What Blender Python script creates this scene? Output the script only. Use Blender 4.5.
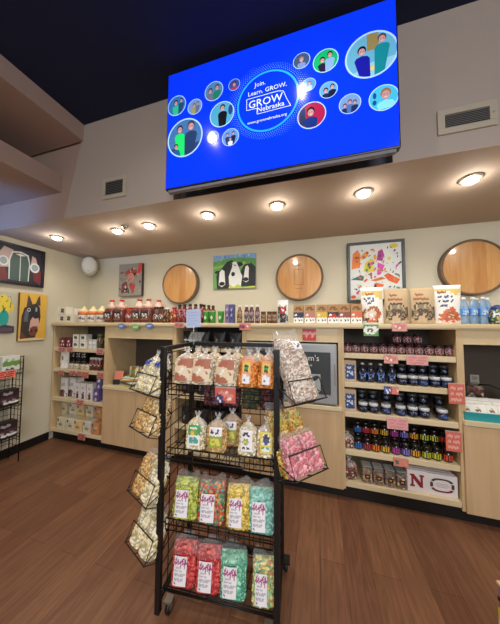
import bpy, bmesh, math, random
import numpy as np
from mathutils import Vector, Matrix
R = math.radians
SC = bpy.context.scene
COL = SC.collection
for o in list(bpy.data.objects): bpy.data.objects.remove(o)

# ------------------------------------------------------------------ camera, world, lights, exposure
CAM_H = 1.55
F_PX = 230.0
AX = np.array([[0.959246852, 0.282533832, 0.004484573],
               [0.009882952, -0.049406713, 0.998729815],
               [-0.282396539, 0.957984139, 0.050185503]])      # right, up, forward of the phone
cam = bpy.data.cameras.new('camera'); cam_o = bpy.data.objects.new('camera', cam); COL.objects.link(cam_o)
cam.sensor_fit = 'HORIZONTAL'; cam.sensor_width = 36; cam.lens = F_PX / 500 * 36; cam.clip_start = .02
mw = Matrix.Identity(4)
for i in range(3):
    mw[i][0] = AX[0][i]; mw[i][1] = AX[1][i]; mw[i][2] = -AX[2][i]
mw[2][3] = CAM_H
cam_o.matrix_world = mw
SC.camera = cam_o
SC.view_settings.view_transform = 'Standard'; SC.view_settings.look = 'None'
SC.view_settings.gamma = 1; SC.view_settings.use_curve_mapping = False
SC.view_settings.exposure = 0.0
w = bpy.data.worlds.new('world'); SC.world = w; w.use_nodes = True
w.node_tree.nodes['Background'].inputs[0].default_value = (1, .95, .9, 1)
w.node_tree.nodes['Background'].inputs[1].default_value = .1

def light(name, kind, loc, power, col=(1, .9, .78), size=.1, rot=(0, 0, 0), spot=None, blend=.5, sizey=None):
    l = bpy.data.lights.new(name, kind); l.energy = power; l.color = col
    if kind == 'AREA':
        l.shape = 'RECTANGLE' if sizey else 'DISK'; l.size = size
        if sizey: l.size_y = sizey
    else: l.shadow_soft_size = size
    if spot: l.spot_size = R(spot); l.spot_blend = blend
    o = bpy.data.objects.new(name, l); COL.objects.link(o); o.location = loc; o.rotation_euler = rot
    return o
ZC, ZS, YB, YF, XL = 3.433, 2.549, 2.756, 1.587, -3.46
DOWN = [(-2.911, 1.892), (-2.064, 1.93), (-1.641, 1.912), (-.962, 1.87), (-.32, 1.877), (.343, 1.87), (1.013, 1.89), (1.66, 1.88)]
CEIL_L = [(-.986, .73), (-.102, .962), (.95, -.2), (-2.0, -.5), (-.4, -1.0), (1.6, -1.6), (-2.2, -2.2), (-.3, -2.6)]
DOWN_W, CEIL_W, CEIL_NEAR_W = 8, 75, 14
for i, (x, y) in enumerate(DOWN):
    light('downlight_beam', 'SPOT', (x, y, ZS - .07), DOWN_W * 1.25, (1, .93, .82), .035, spot=168, blend=.6)
    light('downlight_glow', 'POINT', (x, y, ZS - .075), DOWN_W * .2, (1, .93, .82), .03)
for i, (x, y) in enumerate(CEIL_L):
    light('ceiling_glow', 'SPOT', (x, y, ZC - .045), CEIL_NEAR_W if i < 2 else CEIL_W, (1, .93, .86), .012 if i < 2 else .06, spot=150, blend=.8)
light('added_fill_area', 'AREA', (1.2, -3.3, 2.2), 120, (.86, .92, 1), 2.2, rot=(R(80), 0, R(12)), sizey=1.5)  # added cool fill from behind the camera to lift shadows; no window there
light('added_blue_spot', 'SPOT', (-3.25, .6, 2.15), 45, (.15, .4, 1), .1, rot=(R(118), 0, R(-8)), spot=60, blend=1)  # added blue spot for the glow at upper left; no source is modelled

# ------------------------------------------------------------------ geometry of the place, read off the photograph
def ray(x, y): return np.array([x - 250.0, -(y - 312.0), F_PX]) @ AX
ORI = np.array([0, 0, CAM_H])
def at(x, y, Y):
    d = ray(x, y); return ORI + d * Y / d[1]
def atx(x, y, X):
    d = ray(x, y); return ORI + d * X / d[0]
def X_(x, y, Y): return float(at(x, y, Y)[0])

# ------------------------------------------------------------------ materials
def lin(c):
    if isinstance(c, str):
        c = c.lstrip('#'); c = c if len(c) == 6 else ''.join(q * 2 for q in c); c = [int(c[i:i + 2], 16) / 255 for i in (0, 2, 4)]
        c = [v / 12.92 if v <= .04045 else ((v + .055) / 1.055) ** 2.4 for v in c]
    return (c[0], c[1], c[2], 1)
MC = {}
def mat(col, rough=.5, metal=0, coat=0, emit=0, alpha=1, trans=0, bump=None, var=0, key=None):
    k = key or (str(col), rough, metal, coat, emit, alpha, trans, bump, var)
    if k in MC: return MC[k]
    m = bpy.data.materials.new('mat_%d' % len(MC)); m.use_nodes = True
    nt = m.node_tree; b = nt.nodes['Principled BSDF']; I = b.inputs
    I['Base Color'].default_value = lin(col); I['Roughness'].default_value = rough; I['Metallic'].default_value = metal
    I['Coat Weight'].default_value = coat; I['Coat Roughness'].default_value = .12
    I['Alpha'].default_value = alpha; I['Transmission Weight'].default_value = trans
    if emit: I['Emission Color'].default_value = lin(col); I['Emission Strength'].default_value = emit
    if var or bump:
        tc = nt.nodes.new('ShaderNodeTexCoord')
        n = nt.nodes.new('ShaderNodeTexNoise'); n.inputs['Scale'].default_value = bump[0] if bump else 6; n.inputs['Detail'].default_value = 4
        nt.links.new(tc.outputs['Object'], n.inputs['Vector'])
        if var:
            n2 = nt.nodes.new('ShaderNodeTexNoise'); n2.inputs['Scale'].default_value = 5; n2.inputs['Detail'].default_value = 5
            nt.links.new(tc.outputs['Object'], n2.inputs['Vector'])
            mx = nt.nodes.new('ShaderNodeHueSaturation'); mx.inputs['Color'].default_value = lin(col)
            mr = nt.nodes.new('ShaderNodeMapRange'); mr.inputs[3].default_value = 1 - var; mr.inputs[4].default_value = 1 + var
            nt.links.new(n2.outputs['Fac'], mr.inputs[0]); nt.links.new(mr.outputs[0], mx.inputs['Value']); nt.links.new(mx.outputs[0], I['Base Color'])
        if bump:
            bp = nt.nodes.new('ShaderNodeBump'); bp.inputs['Strength'].default_value = bump[1]; bp.inputs['Distance'].default_value = .004
            nt.links.new(n.outputs['Fac'], bp.inputs['Height']); nt.links.new(bp.outputs[0], I['Normal'])
    MC[k] = m; return m
def wood(c1, c2, rough=.4, scale=(1, 1, 1), key=None, coat=.0, streak=14):
    k = ('wood', c1, c2, rough, scale, key)
    if k in MC: return MC[k]
    m = bpy.data.materials.new('mat_wood_%d' % len(MC)); m.use_nodes = True; nt = m.node_tree; b = nt.nodes['Principled BSDF']
    tc = nt.nodes.new('ShaderNodeTexCoord'); mp = nt.nodes.new('ShaderNodeMapping'); mp.inputs['Scale'].default_value = scale
    n = nt.nodes.new('ShaderNodeTexNoise'); n.inputs['Scale'].default_value = streak; n.inputs['Detail'].default_value = 6; n.inputs['Distortion'].default_value = .6
    cr = nt.nodes.new('ShaderNodeValToRGB'); cr.color_ramp.elements[0].color = lin(c1); cr.color_ramp.elements[1].color = lin(c2)
    cr.color_ramp.elements[0].position = .3; cr.color_ramp.elements[1].position = .7
    nt.links.new(tc.outputs['Object'], mp.inputs[0]); nt.links.new(mp.outputs[0], n.inputs['Vector']); nt.links.new(n.outputs['Fac'], cr.inputs[0])
    nt.links.new(cr.outputs[0], b.inputs['Base Color']); b.inputs['Roughness'].default_value = rough; b.inputs['Coat Weight'].default_value = coat
    MC[k] = m; return m
def floor_mat():
    m = bpy.data.materials.new('mat_floor'); m.use_nodes = True; nt = m.node_tree; b = nt.nodes['Principled BSDF']
    tc = nt.nodes.new('ShaderNodeTexCoord'); mp = nt.nodes.new('ShaderNodeMapping'); mp.inputs['Rotation'].default_value = (0, 0, R(90))
    br = nt.nodes.new('ShaderNodeTexBrick'); br.inputs['Scale'].default_value = 1
    br.inputs['Brick Width'].default_value = 1.22; br.inputs['Row Height'].default_value = .155; br.inputs['Mortar Size'].default_value = .0012
    br.inputs['Color1'].default_value = lin('#80583f'); br.inputs['Color2'].default_value = lin('#6b4632'); br.inputs['Mortar'].default_value = lin('#4a3022')
    br.inputs['Bias'].default_value = -.1; br.offset = .37
    nt.links.new(tc.outputs['Object'], mp.inputs[0]); nt.links.new(mp.outputs[0], br.inputs['Vector'])
    mp2 = nt.nodes.new('ShaderNodeMapping'); mp2.inputs['Scale'].default_value = (22, 1.6, 1)
    n = nt.nodes.new('ShaderNodeTexNoise'); n.inputs['Scale'].default_value = 2.2; n.inputs['Detail'].default_value = 8; n.inputs['Distortion'].default_value = 1.2
    nt.links.new(tc.outputs['Object'], mp2.inputs[0]); nt.links.new(mp2.outputs[0], n.inputs['Vector'])
    mr = nt.nodes.new('ShaderNodeMapRange'); mr.inputs[1].default_value = .3; mr.inputs[2].default_value = .7; mr.inputs[3].default_value = .72; mr.inputs[4].default_value = 1.2
    hs = nt.nodes.new('ShaderNodeHueSaturation'); nt.links.new(n.outputs['Fac'], mr.inputs[0]); nt.links.new(mr.outputs[0], hs.inputs['Value'])
    nt.links.new(br.outputs['Color'], hs.inputs['Color']); nt.links.new(hs.outputs[0], b.inputs['Base Color'])
    b.inputs['Roughness'].default_value = .42; b.inputs['Specular IOR Level'].default_value = .4
    bp = nt.nodes.new('ShaderNodeBump'); bp.inputs['Strength'].default_value = .12; bp.inputs['Distance'].default_value = .002
    nt.links.new(n.outputs['Fac'], bp.inputs['Height']); nt.links.new(bp.outputs[0], b.inputs['Normal'])
    return m
def kernel(cols, scale=60, rough=.45, coat=.6, key=None):
    k = ('kern', tuple(cols), scale, rough)
    if k in MC: return MC[k]
    m = bpy.data.materials.new('mat_kernel_%d' % len(MC)); m.use_nodes = True; nt = m.node_tree; b = nt.nodes['Principled BSDF']
    tc = nt.nodes.new('ShaderNodeTexCoord'); oi = nt.nodes.new('ShaderNodeObjectInfo')
    ad = nt.nodes.new('ShaderNodeVectorMath'); ad.operation = 'ADD'
    ml = nt.nodes.new('ShaderNodeMath'); ml.operation = 'MULTIPLY'; ml.inputs[1].default_value = 7.3
    nt.links.new(oi.outputs['Random'], ml.inputs[0]); nt.links.new(tc.outputs['Object'], ad.inputs[0]); nt.links.new(ml.outputs[0], ad.inputs[1])
    v = nt.nodes.new('ShaderNodeTexVoronoi'); v.inputs['Scale'].default_value = scale * 1.45; nt.links.new(ad.outputs[0], v.inputs['Vector'])
    sp = nt.nodes.new('ShaderNodeSeparateColor'); nt.links.new(v.outputs['Color'], sp.inputs[0])
    cr = nt.nodes.new('ShaderNodeValToRGB'); cr.color_ramp.interpolation = 'CONSTANT'
    els = cr.color_ramp.elements
    while len(els) < len(cols): els.new(.5)
    for i, c in enumerate(cols): els[i].position = i / len(cols); els[i].color = lin(c)
    nt.links.new(sp.outputs[0], cr.inputs[0]); nt.links.new(cr.outputs[0], b.inputs['Base Color'])
    bp = nt.nodes.new('ShaderNodeBump'); bp.inputs['Strength'].default_value = 1; bp.inputs['Distance'].default_value = .008; bp.invert = True
    nt.links.new(v.outputs['Distance'], bp.inputs['Height']); nt.links.new(bp.outputs[0], b.inputs['Normal'])
    b.inputs['Roughness'].default_value = rough; b.inputs['Coat Weight'].default_value = coat; b.inputs['Coat Roughness'].default_value = .15
    MC[k] = m; return m
BLACK = mat('#0d0c0d', .45); WIRE = mat('#151213', .4, .3); STEEL = mat('#b9b6b0', .3, .9)
FILM = mat('#d8d8da', .2, alpha=.13, coat=.6, key='film'); FILM2 = mat('#e4e4e6', .22, alpha=.34, coat=.8, key='film2')
BIRCH = wood('#c4a87c', '#d2b88e', .42, (1, 1, .12)); BIRCH_H = wood('#cdb68c', '#d9c59d', .4, (.12, 1, 1), key='h')
BIRCH_D = wood('#c0a078', '#cdae86', .42, (1.2, 1, .1), key='door')
SHELF = wood('#cdba94', '#dccaa6', .42, (.1, 1, 1), key='shelf'); KRAFT = mat('#b48a5e', .75, bump=(40, .2))
WHITE = mat('#ecebe6', .45); GLASSY = mat('#dfe6e4', .08, alpha=.3, coat=1, key='glassy')

# ------------------------------------------------------------------ mesh helpers
class MB:
    def __init__(s): s.v = []; s.f = []; s.m = []; s.mats = []; s.sm = []
    def mi(s, m):
        if m not in s.mats: s.mats.append(m)
        return s.mats.index(m)
    def add(s, vs, fs, m, smooth=False):
        o = len(s.v); s.v += [tuple(map(float, v)) for v in vs]; i = s.mi(m)
        for f in fs: s.f.append(tuple(o + k for k in f)); s.m.append(i); s.sm.append(smooth)
        return s
    def box(s, a, b, m, bev=0):
        x0, y0, z0 = [min(p, q) for p, q in zip(a, b)]; x1, y1, z1 = [max(p, q) for p, q in zip(a, b)]
        if bev <= 0:
            vs = [(x0, y0, z0), (x1, y0, z0), (x1, y1, z0), (x0, y1, z0), (x0, y0, z1), (x1, y0, z1), (x1, y1, z1), (x0, y1, z1)]
            return s.add(vs, [(0, 3, 2, 1), (4, 5, 6, 7), (0, 1, 5, 4), (1, 2, 6, 5), (2, 3, 7, 6), (3, 0, 4, 7)], m)
        bm = bmesh.new(); bmesh.ops.create_cube(bm, size=1)
        for v in bm.verts: v.co = Vector(((x0 + x1) / 2 + v.co.x * (x1 - x0), (y0 + y1) / 2 + v.co.y * (y1 - y0), (z0 + z1) / 2 + v.co.z * (z1 - z0)))
        bmesh.ops.bevel(bm, geom=bm.edges[:], offset=bev, segments=2, affect='EDGES', profile=.6)
        bm.verts.index_update(); s.add([v.co for v in bm.verts], [[v.index for v in f.verts] for f in bm.faces], m); bm.free(); return s
    def lathe(s, prof, m, n=20, c=(0, 0), smooth=True, sq=None):
        vs = []; fs = []
        for r, z in prof:
            for k in range(n):
                a = 2 * math.pi * k / n; ca, sa = math.cos(a), math.sin(a)
                if sq:
                    e = 2 / sq; ca = math.copysign(abs(ca) ** e, ca); sa = math.copysign(abs(sa) ** e, sa)
                vs.append((c[0] + r * ca, c[1] + r * sa, z))
        for i in range(len(prof) - 1):
            for k in range(n): fs.append((i * n + k, i * n + (k + 1) % n, (i + 1) * n + (k + 1) % n, (i + 1) * n + k))
        fs.append(tuple(range(n - 1, -1, -1))); fs.append(tuple((len(prof) - 1) * n + k for k in range(n)))
        return s.add(vs, fs, m, smooth)
    def tube(s, pts, r, m, n=6, closed=False):
        P = [Vector(p) for p in pts]; vs = []; fs = []; N = len(P)
        for i, p in enumerate(P):
            if closed: t = (P[(i + 1) % N] - P[i - 1])
            else: t = (P[min(i + 1, N - 1)] - P[max(i - 1, 0)])
            t.normalize(); a = t.cross(Vector((0, 0, 1)) if abs(t.z) < .9 else Vector((1, 0, 0))).normalized(); b = t.cross(a)
            for k in range(n):
                q = 2 * math.pi * k / n; vs.append(p + a * (r * math.cos(q)) + b * (r * math.sin(q)))
        for i in range(N if closed else N - 1):
            j = (i + 1) % N
            for k in range(n): fs.append((i * n + k, i * n + (k + 1) % n, j * n + (k + 1) % n, j * n + k))
        if not closed: fs.append(tuple(range(n - 1, -1, -1))); fs.append(tuple((N - 1) * n + k for k in range(n)))
        return s.add(vs, fs, m, True)
    def prism(s, poly, y0, y1, m, plane='xz'):
        n = len(poly)
        def P(a, b, y): return (a, y, b) if plane == 'xz' else ((a, b, y) if plane == 'xy' else (y, a, b))
        vs = [P(a, b, y0) for a, b in poly] + [P(a, b, y1) for a, b in poly]
        fs = [tuple(range(n)), tuple(range(2 * n - 1, n - 1, -1))] + [(i, i + n, (i + 1) % n + n, (i + 1) % n) for i in range(n)]
        return s.add(vs, fs, m)
    def build(s, name, parent=None, loc=None, rot=None):
        me = bpy.data.meshes.new(name); me.from_pydata(s.v, [], s.f)
        for m in s.mats: me.materials.append(m)
        me.polygons.foreach_set('material_index', s.m); me.polygons.foreach_set('use_smooth', s.sm)
        me.update()
        bm = bmesh.new(); bm.from_mesh(me); bmesh.ops.recalc_face_normals(bm, faces=bm.faces); bm.to_mesh(me); bm.free()
        o = bpy.data.objects.new(name, me); COL.objects.link(o)
        if parent: o.parent = parent
        if loc is not None: o.location = loc
        if rot is not None: o.rotation_euler = rot
        return o
def tag(o, label, cat, group=None):
    o['label'] = label; o['category'] = cat
    if group: o['group'] = group
    return o
def struct(o, label=None):
    o['kind'] = 'structure'
    if label: o['label'] = label; o['category'] = 'room'
    return o
def thing(name, label, cat, loc=(0, 0, 0), rz=0, group=None, rot=None):
    o = bpy.data.objects.new(name, None); COL.objects.link(o); o.location = loc; o.empty_display_size = .05
    o.rotation_euler = rot if rot else (0, 0, rz)
    return tag(o, label, cat, group)
KIDS = {}
def kids(o): return [c for c in o.children]
def dup(root, loc, label, rz=0, group=None, rot=None, scale=None):
    r = root.copy(); COL.objects.link(r); r.location = loc; r['label'] = label; r.rotation_euler = rot if rot else (0, 0, rz)
    if scale: r.scale = scale
    if group: r['group'] = group
    for ch in list(root.children):
        c = ch.copy(); COL.objects.link(c); c.parent = r
        for g in list(ch.children):
            d = g.copy(); COL.objects.link(d); d.parent = c
    return r
class Stock:
    """first placement moves the built thing itself, later ones copy it"""
    def __init__(s, root): s.root = root; s.used = False
    def put(s, loc, label, rz=0, group=None, rot=None):
        if not s.used:
            s.used = True; o = s.root; o.location = loc; o.rotation_euler = rot if rot else (0, 0, rz); o['label'] = label
            if group: o['group'] = group
            return o
        return dup(s.root, loc, label, rz, group, rot)
def soften(art, f=4):
    H = len(art); W = max(len(r) for r in art); art = [r.ljust(W) for r in art]
    if H * W > 150: f = 3
    out = []; p = (W * 7 + H * 3) % 11
    for j in range(H * f):
        row = ''
        for i in range(W * f):
            x, y = (i + .5) / f, (j + .5) / f
            dx = .16 * math.sin(y * 3.1 + p) + .14 * math.sin(x * 5.3 + y * 4.1 + p * 2); dy = .16 * math.sin(x * 2.7 + p * 3) + .12 * math.sin(y * 4.9 - x * 3.7 + p)
            row += art[min(H - 1, max(0, int(y + dy)))][min(W - 1, max(0, int(x + dx)))]
        out.append(row)
    return out
def art_patch(art, mm, fn, mb=None):
    """a printed face: each character of art is one small printed cell of the surface fn(a, b), a and b in 0..1"""
    mb = mb or MB(); art = soften(art); H = len(art); W = max(len(r) for r in art)
    for j, row in enumerate(art):
        i = 0
        while i < len(row):
            k = i
            while k < len(row) and row[k] == row[i] and k - i < max(1, W // 4): k += 1
            if row[i] != ' ':
                a0, a1, b1, b0 = i / W, k / W, 1 - j / H, 1 - (j + 1) / H
                mb.add([fn(a0, b0), fn(a1, b0), fn(a1, b1), fn(a0, b1)], [(0, 1, 2, 3)], mm[row[i]])
            i = k
    return mb
def flat(w, h, y=0, z0=0, x0=None):
    x0 = -w / 2 if x0 is None else x0
    return lambda a, b: (x0 + w * a, y, z0 + h * b)
def cyl(r, h, z0, span=150, c=(0, 0)):
    s = R(span)
    return lambda a, b: (c[0] + r * math.sin((a - .5) * s), c[1] - r * math.cos((a - .5) * s), z0 + h * b)
def text_mesh(txt, size, m, name, parent, loc, rot=(R(90), 0, 0), align='CENTER', extrude=.0006, sx=1, bold=0):
    cu = bpy.data.curves.new(name, 'FONT'); cu.body = txt; cu.size = size; cu.align_x = align; cu.extrude = extrude; cu.offset = bold
    cu.resolution_u = 2
    t = bpy.data.objects.new('tmp_text', cu); COL.objects.link(t); bpy.context.view_layer.update()
    me = bpy.data.meshes.new_from_object(t.evaluated_get(bpy.context.evaluated_depsgraph_get()))
    bpy.data.objects.remove(t); me.materials.clear(); me.materials.append(m)
    for p in me.polygons: p.material_index = 0
    o = bpy.data.objects.new(name, me); COL.objects.link(o); o.parent = parent; o.location = loc; o.rotation_euler = rot; o.scale = (sx, 1, 1)
    return o
def ellipse(cx, cz, rx, rz, n=28, rot=0):
    return [(cx + rx * math.cos(2 * math.pi * k / n) * math.cos(rot) - rz * math.sin(2 * math.pi * k / n) * math.sin(rot),
             cz + rx * math.cos(2 * math.pi * k / n) * math.sin(rot) + rz * math.sin(2 * math.pi * k / n) * math.cos(rot)) for k in range(n)]
ORD = ['first', 'second', 'third', 'fourth', 'fifth', 'sixth', 'seventh', 'eighth', 'ninth', 'tenth', 'eleventh', 'twelfth', 'thirteenth', 'fourteenth', 'fifteenth']
rnd = random.Random(4)
# ------------------------------------------------------------------ the setting
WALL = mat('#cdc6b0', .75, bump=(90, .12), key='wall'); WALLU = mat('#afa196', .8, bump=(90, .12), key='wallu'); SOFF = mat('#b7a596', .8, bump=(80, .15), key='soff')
CEILM = mat('#0b1538', .85, key='ceil'); KICK = mat('#0f0d0c', .5, key='kick')
XR, YN = 3.3, -3.6
struct(MB().box((XL - .1, YN, -.1), (XR, YB + .1, 0), floor_mat()).build('floor'))
struct(MB().box((XL - .1, YN, ZC), (XR, YF, ZC + .1), CEILM).build('ceiling'))
struct(MB().box((XL, YB, 0), (XR, YB + .1, ZS), WALL).build('wall_back'))
struct(MB().box((XL - .1, YN, 0), (XL, YB + .1, ZC), WALL).build('wall_left'))
struct(MB().box((XR, YN, 0), (XR + .1, YB + .1, ZC), WALL).build('wall_right'))
struct(MB().box((XL - .1, YN - .1, 0), (XR + .1, YN, ZC), WALL).build('wall_front'))
NX0, NX1, NZ, ND = -1.115, .455, 2.56, .09
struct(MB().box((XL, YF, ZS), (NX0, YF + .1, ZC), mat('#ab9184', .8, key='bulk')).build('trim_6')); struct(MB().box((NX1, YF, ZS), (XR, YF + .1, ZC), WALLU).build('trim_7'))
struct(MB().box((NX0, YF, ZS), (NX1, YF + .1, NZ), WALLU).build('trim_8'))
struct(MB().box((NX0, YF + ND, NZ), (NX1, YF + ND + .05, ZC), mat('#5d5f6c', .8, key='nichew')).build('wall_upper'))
# shallow slab on the upper wall, slanted left end; greyer than trim_6 beside it
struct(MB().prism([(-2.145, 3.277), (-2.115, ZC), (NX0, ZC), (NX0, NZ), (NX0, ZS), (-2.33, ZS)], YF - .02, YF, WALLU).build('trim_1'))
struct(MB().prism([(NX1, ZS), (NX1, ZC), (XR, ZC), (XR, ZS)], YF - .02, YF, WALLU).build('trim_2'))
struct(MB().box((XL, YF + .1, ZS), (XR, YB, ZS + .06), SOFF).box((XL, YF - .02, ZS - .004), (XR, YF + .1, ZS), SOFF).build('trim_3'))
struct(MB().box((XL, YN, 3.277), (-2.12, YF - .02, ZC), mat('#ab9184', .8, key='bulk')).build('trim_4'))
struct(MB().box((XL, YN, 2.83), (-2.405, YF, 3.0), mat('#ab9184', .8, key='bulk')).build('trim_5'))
struct(MB().box((XL, YN, 0), (XL + .015, 2.255, .1), KICK, .004).build('baseboard_left'))

# recessed lights
def can_light(loc, label, r, dome, grp, e=26):
    t = thing('ceiling_light', label, 'ceiling light', loc, group=grp)
    ring = MB(); prof = [(r, 0), (r, -.008), (r * .92, -.012), (r * .7, -.014), (r * .64, -.01), (r * .64, -.004)]; ring.lathe(prof, mat('#c8c2b8', .35, .7), 24); ring.build('trim_ring', t)
    MB().lathe([(r * .62, -.004), (r * .62, -.024), (r * .42, -dome - .006), (r * .05, -dome - .01)], mat('#ffeccf', .3, emit=e, key='lamp%d' % e), 20).build('lamp_lens', t)
    return t
names = ['in front of the corner speaker', 'nearest the round ceiling sensor', 'above the portrait canvas', 'above the left barrel head', 'above the cow canvas and middle barrel head', 'above the framed colourful print', 'above the right barrel head', 'beyond the right barrel head']
for (x, y), n in zip(DOWN, names):
    can_light((x, y, ZS), 'small round silver soffit downlight %s' % n, .066, .026, 'soffit downlights')
for i, (x, y) in enumerate(CEIL_L):
    can_light((x, y, ZC), ['round lamp in the dark ceiling reflected at the left of the screen', 'round lamp in the dark ceiling reflected beside the ring on the screen', 'round lamp in the dark ceiling right of the camera', 'round lamp in the dark ceiling near the left bulkhead', 'round lamp in the dark ceiling above the shop floor', 'round lamp in the dark ceiling at the right behind the camera', 'round lamp in the dark ceiling at the far left behind the camera', 'round lamp in the dark ceiling farthest behind the camera'][i], .03 if i < 2 else .07, .012, 'dark ceiling lamps', 40 if i < 2 else 26)
sd = thing('smoke_sensor', 'small silver sprinkler disc in the soffit between the left downlights', 'sensor', (-2.06 + .15, 1.87, ZS))
MB().lathe([(.035, 0), (.033, -.01), (.02, -.016)], STEEL, 16).build('base_plate', sd); MB().lathe([(.01, -.016), (.012, -.03), (.018, -.034)], STEEL, 12).build('sensor_head', sd)

# vents
def vent(label, x0, x1, z0, z1, y):
    t = thing('air_vent', label, 'vent', ((x0 + x1) / 2, y, z0)); W = (x1 - x0) / 2; H = z1 - z0; fr = mat('#b6ab98', .5, key='ventf'); b = .035
    m = MB(); m.box((-W, -.012, 0), (W, 0, b), fr, .003); m.box((-W, -.012, H - b), (W, 0, H), fr, .003); m.box((-W, -.012, b), (-W + b, 0, H - b), fr); m.box((W - b, -.012, b), (W, 0, H - b), fr); m.build('frame', t)
    MB().box((-W + b, -.003, b), (W - b, -.001, H - b), mat('#15171c', .8)).build('duct_opening', t)
    m = MB(); n = 8
    for i in range(n):
        z = b + (H - 2 * b) * (i + .5) / n; m.add([(-W + b, -.011, z - .004), (W - b, -.011, z - .004), (W - b, -.003, z + .005), (-W + b, -.003, z + .005), (-W + b, -.010, z - .006), (W - b, -.010, z - .006), (W - b, -.002, z + .003), (-W + b, -.002, z + .003)], [(0, 1, 2, 3), (7, 6, 5, 4), (0, 4, 5, 1), (3, 2, 6, 7)], mat('#6d6a66', .5))
    m.build('louvre', t); s = MB(); s.lathe([(.006, 0), (.004, .003)], STEEL, 10); s.build('screw', t, (W - b / 2, -.0125, H / 2), (R(90), 0, 0))
vent('square beige air vent on the upper wall left of the television', -1.855, -1.588, 2.655, 2.847, YF - .02)
vent('wide beige air vent on the upper wall right of the television', .69, .97, 2.66, 2.81, YF - .02)

# ------------------------------------------------------------------ television
TY = 1.37
tv = thing('television', 'large flat television with a bright blue screen hung on the upper wall', 'television', (-.302, TY, 2.94))
TW, TH = .742, .437
def tvp(x, y): p = at(x, y, TY); return (p[0] + .302, p[2] - 2.94)
MB().box((-TW, .001, -TH), (TW, .045, TH), mat('#121318', .35), .006).build('body', tv)
MB().box((-TW + .02, .004, -TH - .02), (TW - .02, .03, -TH), mat('#77747a', .6), .004).build('lower_trim', tv)
wm = MB(); wm.box((-.3, .045, -.25), (.3, .075, .2), mat('#1a1a1d', .5)); wm.box((-.12, .075, -.2), (-.06, YF + ND - TY - .002, .15), mat('#1a1a1d', .5)); wm.box((.06, .075, -.2), (.12, YF + ND - TY - .002, .15), mat('#1a1a1d', .5)); wm.build('wall_bracket', tv)
def em(c, e=.9): return mat(c, .12, emit=e, coat=0)
scr = MB().box((-TW + .008, -.001, -TH + .012), (TW - .008, .001, TH - .008), mat('#0530ea', .05, emit=.95, coat=.5, key='screen')).build('screen', tv)
cx, cz = tvp(267, 101)
Rr = .19
def ring(cx, cz, r0, r1, m, y=-.0016, n=56, mb=None):
    mb = mb or MB(); vs = []
    for k in range(n):
        a = 2 * math.pi * k / n; vs += [(cx + r0 * math.cos(a), y, cz + r0 * math.sin(a)), (cx + r1 * math.cos(a), y, cz + r1 * math.sin(a))]
    mb.add(vs, [(2 * k, 2 * k + 1, (2 * k + 3) % (2 * n), (2 * k + 2) % (2 * n)) for k in range(n)], m); return mb
ring(cx, cz, Rr, Rr + .012, em('#2499d8', .85)).build('teal_ring', scr)
dm = MB()
for j in range(6):
    r = Rr + .024 + j * .0105; n = 90; s = .0034 - j * .0004
    for k in range(n):
        a = 2 * math.pi * (k + .5 * (j % 2)) / n
        if j > 3 and math.cos(2 * a + .8) < -.2: continue
        dm.add([(cx + r * math.cos(a) + dx * s, -.0016, cz + r * math.sin(a) + dz * s) for dx, dz in ((-1, 0), (0, -1), (1, 0), (0, 1))], [(0, 1, 2, 3)], em('#5f9df0'))
dm.build('dotted_halo', scr)
TXT = em('#c4d0fa', .9)
y_ = -.002
text_mesh('Join.', .042, TXT, 'headline', scr, (cx - .045, y_, cz + .115), extrude=.0003)
text_mesh('Learn. GROW.', .041, TXT, 'headline', scr, (cx, y_, cz + .063), extrude=.0003)
text_mesh('GROW', .071, TXT, 'logo_text', scr, (cx - .012, y_, cz - .022), extrude=.0003, bold=.0004, sx=.98)
text_mesh('Nebraska', .046, TXT, 'logo_text', scr, (cx + .022, y_, cz - .06), extrude=.0003, bold=.0002)
text_mesh('www.grownebraska.org', .0265, TXT, 'web_address', scr, (cx - .002, y_, cz - .128), extrude=.0003)
lm = MB(); pts = [(cx - .135, cz - .03), (cx - .135, cz + .045), (cx + .07, cz + .045), (cx + .105, cz + .035), (cx + .125, cz - .02), (cx + .15, cz - .072), (cx - .065, cz - .072), (cx - .065, cz - .032), (cx - .135, cz - .03)]
for a, b in zip(pts, pts[1:]):
    dx, dz = b[0] - a[0], b[1] - a[1]; L = math.hypot(dx, dz); nx, nz = -dz / L * .0018, dx / L * .0018
    lm.add([(a[0] + nx, -.0019, a[1] + nz), (b[0] + nx, -.0019, b[1] + nz), (b[0] - nx, -.0019, b[1] - nz), (a[0] - nx, -.0019, a[1] - nz)], [(0, 1, 2, 3)], TXT)
lm.build('state_outline', scr)
SKIN = '#b98a8c'
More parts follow.
